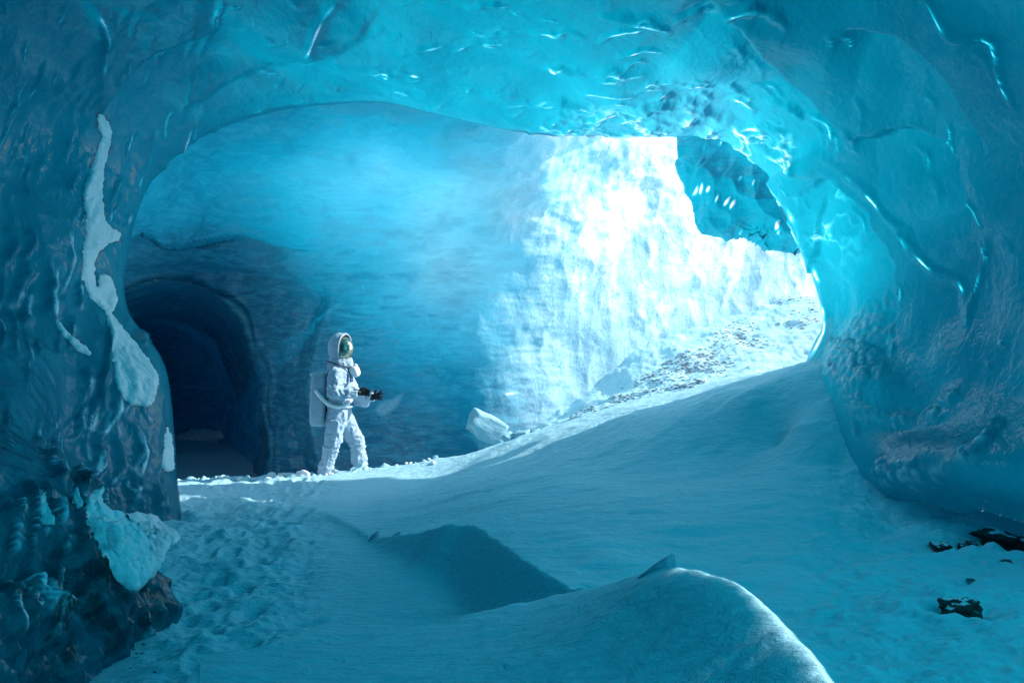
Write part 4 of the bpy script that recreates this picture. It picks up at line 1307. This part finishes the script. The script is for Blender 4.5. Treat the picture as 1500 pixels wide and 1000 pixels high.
def hood_ring(b_deg, k=1.0, n=60):
    b_ = R(b_deg)
    return [tuple((HR @ Vector((.165 * math.cos(b_) * k, .152 * math.sin(b_) * math.cos(t_) * k, .19 * math.sin(b_) * math.sin(t_) * k + .005))) + hc) for t_ in np.linspace(0, 2 * math.pi, n, endpoint=False)]
ring("hood_brim", hood_ring(65, 1.03), .013, M['suit'], hood)
bm = bmesh.new()
ball(bm, hc + HR @ Vector((.052, 0, -.014)), (.136, .128, .166), 4, HR)
me = bpy.data.meshes.new("visor"); bm.to_mesh(me); bm.free()
for p in me.polygons:
    p.use_smooth = True
visor = link("visor", me, M['visor'], person)
ring("visor_rim", hood_ring(63, 0.975), .013, M['dark'], visor)
# neck skirt and collar
bm = bmesh.new()
capsule(bm, (-.05, 0, 1.56), (-.05, 0, 1.44), .125, .165)
capsule(bm, (.01, -.01, 1.53), (.035, -.02, 1.46), .085, .10)
me = fuse("neck_skirt", bm, 0.01, 3)
displace(me, lambda c_: 0.010 * (1 - np.abs(vnoise(c_ * np.array([14, 14, 22]), 441))) ** 2 - 0.004)
link("neck_skirt", me, M['suit'], person)
ring("collar_ring", [(-.04 + .165 * math.cos(a_), .165 * math.sin(a_), 1.455 - .045 * math.cos(a_)) for a_ in np.linspace(0, 2 * math.pi, 48, endpoint=False)], .008, M['dark'], person)

# backpack with lid, side pocket and strap
def soft_box(name, c_, half, rot, seed, mat, parent, bulge=0.05, power=5.0, wr=0.006):
    bm_ = bmesh.new()
    bmesh.ops.create_cube(bm_, size=2)
    bmesh.ops.subdivide_edges(bm_, edges=bm_.edges[:], cuts=15, use_grid_fill=True)
    co = np.array([v.co[:] for v in bm_.verts])
    nrm_ = (np.abs(co) ** power).sum(1) ** (1 / power)
    co = co / nrm_[:, None]
    co = co * (1 + bulge * (1 - np.abs(co)).clip(0, 1).mean(1))[:, None]
    co = co * np.array(half)
    co = co + (wr * fbm(co * 16 + seed, 3, seed))[:, None] * np.sign(co)
    Rm = Euler(rot).to_matrix()
    for v_, q in zip(bm_.verts, co):
        v_.co = (Rm @ Vector(q)) + Vector(c_)
    me_ = bpy.data.meshes.new(name); bm_.to_mesh(me_); bm_.free()
    for p in me_.polygons:
        p.use_smooth = True
    return link(name, me_, mat, parent)
pack = soft_box("backpack", (-.30, .02, 1.01), (.098, .20, .335), (0, R(2.5), 0), 451, M['pack'], person, 0.05, 7.0, 0.005)
soft_box("pack_lid", (-.305, .02, 1.325), (.100, .205, .03), (0, R(2.5), 0), 452, M['pack'], pack, 0.05, 5.0, 0.003)
soft_box("pocket", (-.30, -.195, .93), (.075, .022, .17), (0, R(2.5), 0), 453, M['pack'], pack, 0.05, 5.0, 0.004)

def tube(name, pts, r_, mat, parent, ribs=0.0, n=70, seg=12):
    q = smooth_line(pts, n)
    bm_ = bmesh.new(); rows = []
    for k in range(n):
        p = Vector(q[k]); d = (Vector(q[min(k + 1, n - 1)]) - Vector(q[max(k - 1, 0)])).normalized()
        x = Vector((0, 1, 0)); x = (x - d * x.dot(d)).normalized(); y = d.cross(x)
        rr_ = r_ * (1 + ribs * math.sin(k * math.pi))
        rr_ = r_ * (1 + (ribs if k % 2 else -ribs))
        rows.append([bm_.verts.new(p + (x * math.cos(2 * math.pi * j / seg) + y * math.sin(2 * math.pi * j / seg)) * rr_) for j in range(seg)])
    for k in range(n - 1):
        for j in range(seg):
            bm_.faces.new((rows[k][j], rows[k][(j + 1) % seg], rows[k + 1][(j + 1) % seg], rows[k + 1][j]))
    bm_.faces.new(rows[0][::-1]); bm_.faces.new(rows[-1])
    me_ = bpy.data.meshes.new(name); bm_.to_mesh(me_); bm_.free()
    for p in me_.polygons:
        p.use_smooth = True
    return link(name, me_, mat, parent)
tube("hose", [(-.31, -.21, 1.13), (-.25, -.27, 1.07), (-.15, -.275, .97), (-.03, -.235, .925), (.07, -.185, .955), (.12, -.10, 1.02)], .024, M['plastic'], person, 0.07, 90)
for yy in (-.13, .13):
    tube("shoulder_strap", [(-.22, yy, 1.30), (-.13, yy * 1.05, 1.42), (-.02, yy, 1.445), (.07, yy * .95, 1.36), (.085, yy * 1.1, 1.22), (-.02, yy * 1.6, 1.05)], .016, M['pack'], person, 0.0, 50, 8)
# chest unit, badge, zip flap
cu = soft_box("chest_unit", (.155, -.06, 1.365), (.055, .07, .068), (0.1, R(-18), R(-12)), 461, M['plastic'], person, 0.1, 3.0, 0.002)
tube("chest_unit_nozzle", [(.15, -.07, 1.42), (.175, -.08, 1.455)], .022, M['plastic'], cu, 0, 6)
soft_box("badge", (.118, -.115, 1.262), (.018, .026, .026), (0, R(-6), R(-40)), 462, M['blue'], person, 0.0, 4.0, 0)
# belt, thigh pocket and knee pad sewn on the suit
ring("belt", [(-.065 + .165 * math.cos(a_), .215 * math.sin(a_), .925 - .012 * math.cos(a_)) for a_ in np.linspace(0, 2 * math.pi, 56, endpoint=False)], .014, M['pack'], person)
soft_box("thigh_pocket", (-.09, -.222, .68), (.065, .018, .085), (0, R(8), 0), 471, M['suit'], person, 0.05, 4.0, 0.003)
soft_box("arm_patch", (-.075, -.287, 1.24), (.03, .008, .035), (R(-14), R(6), 0), 472, M['blue'], person, 0.0, 4.0, 0)
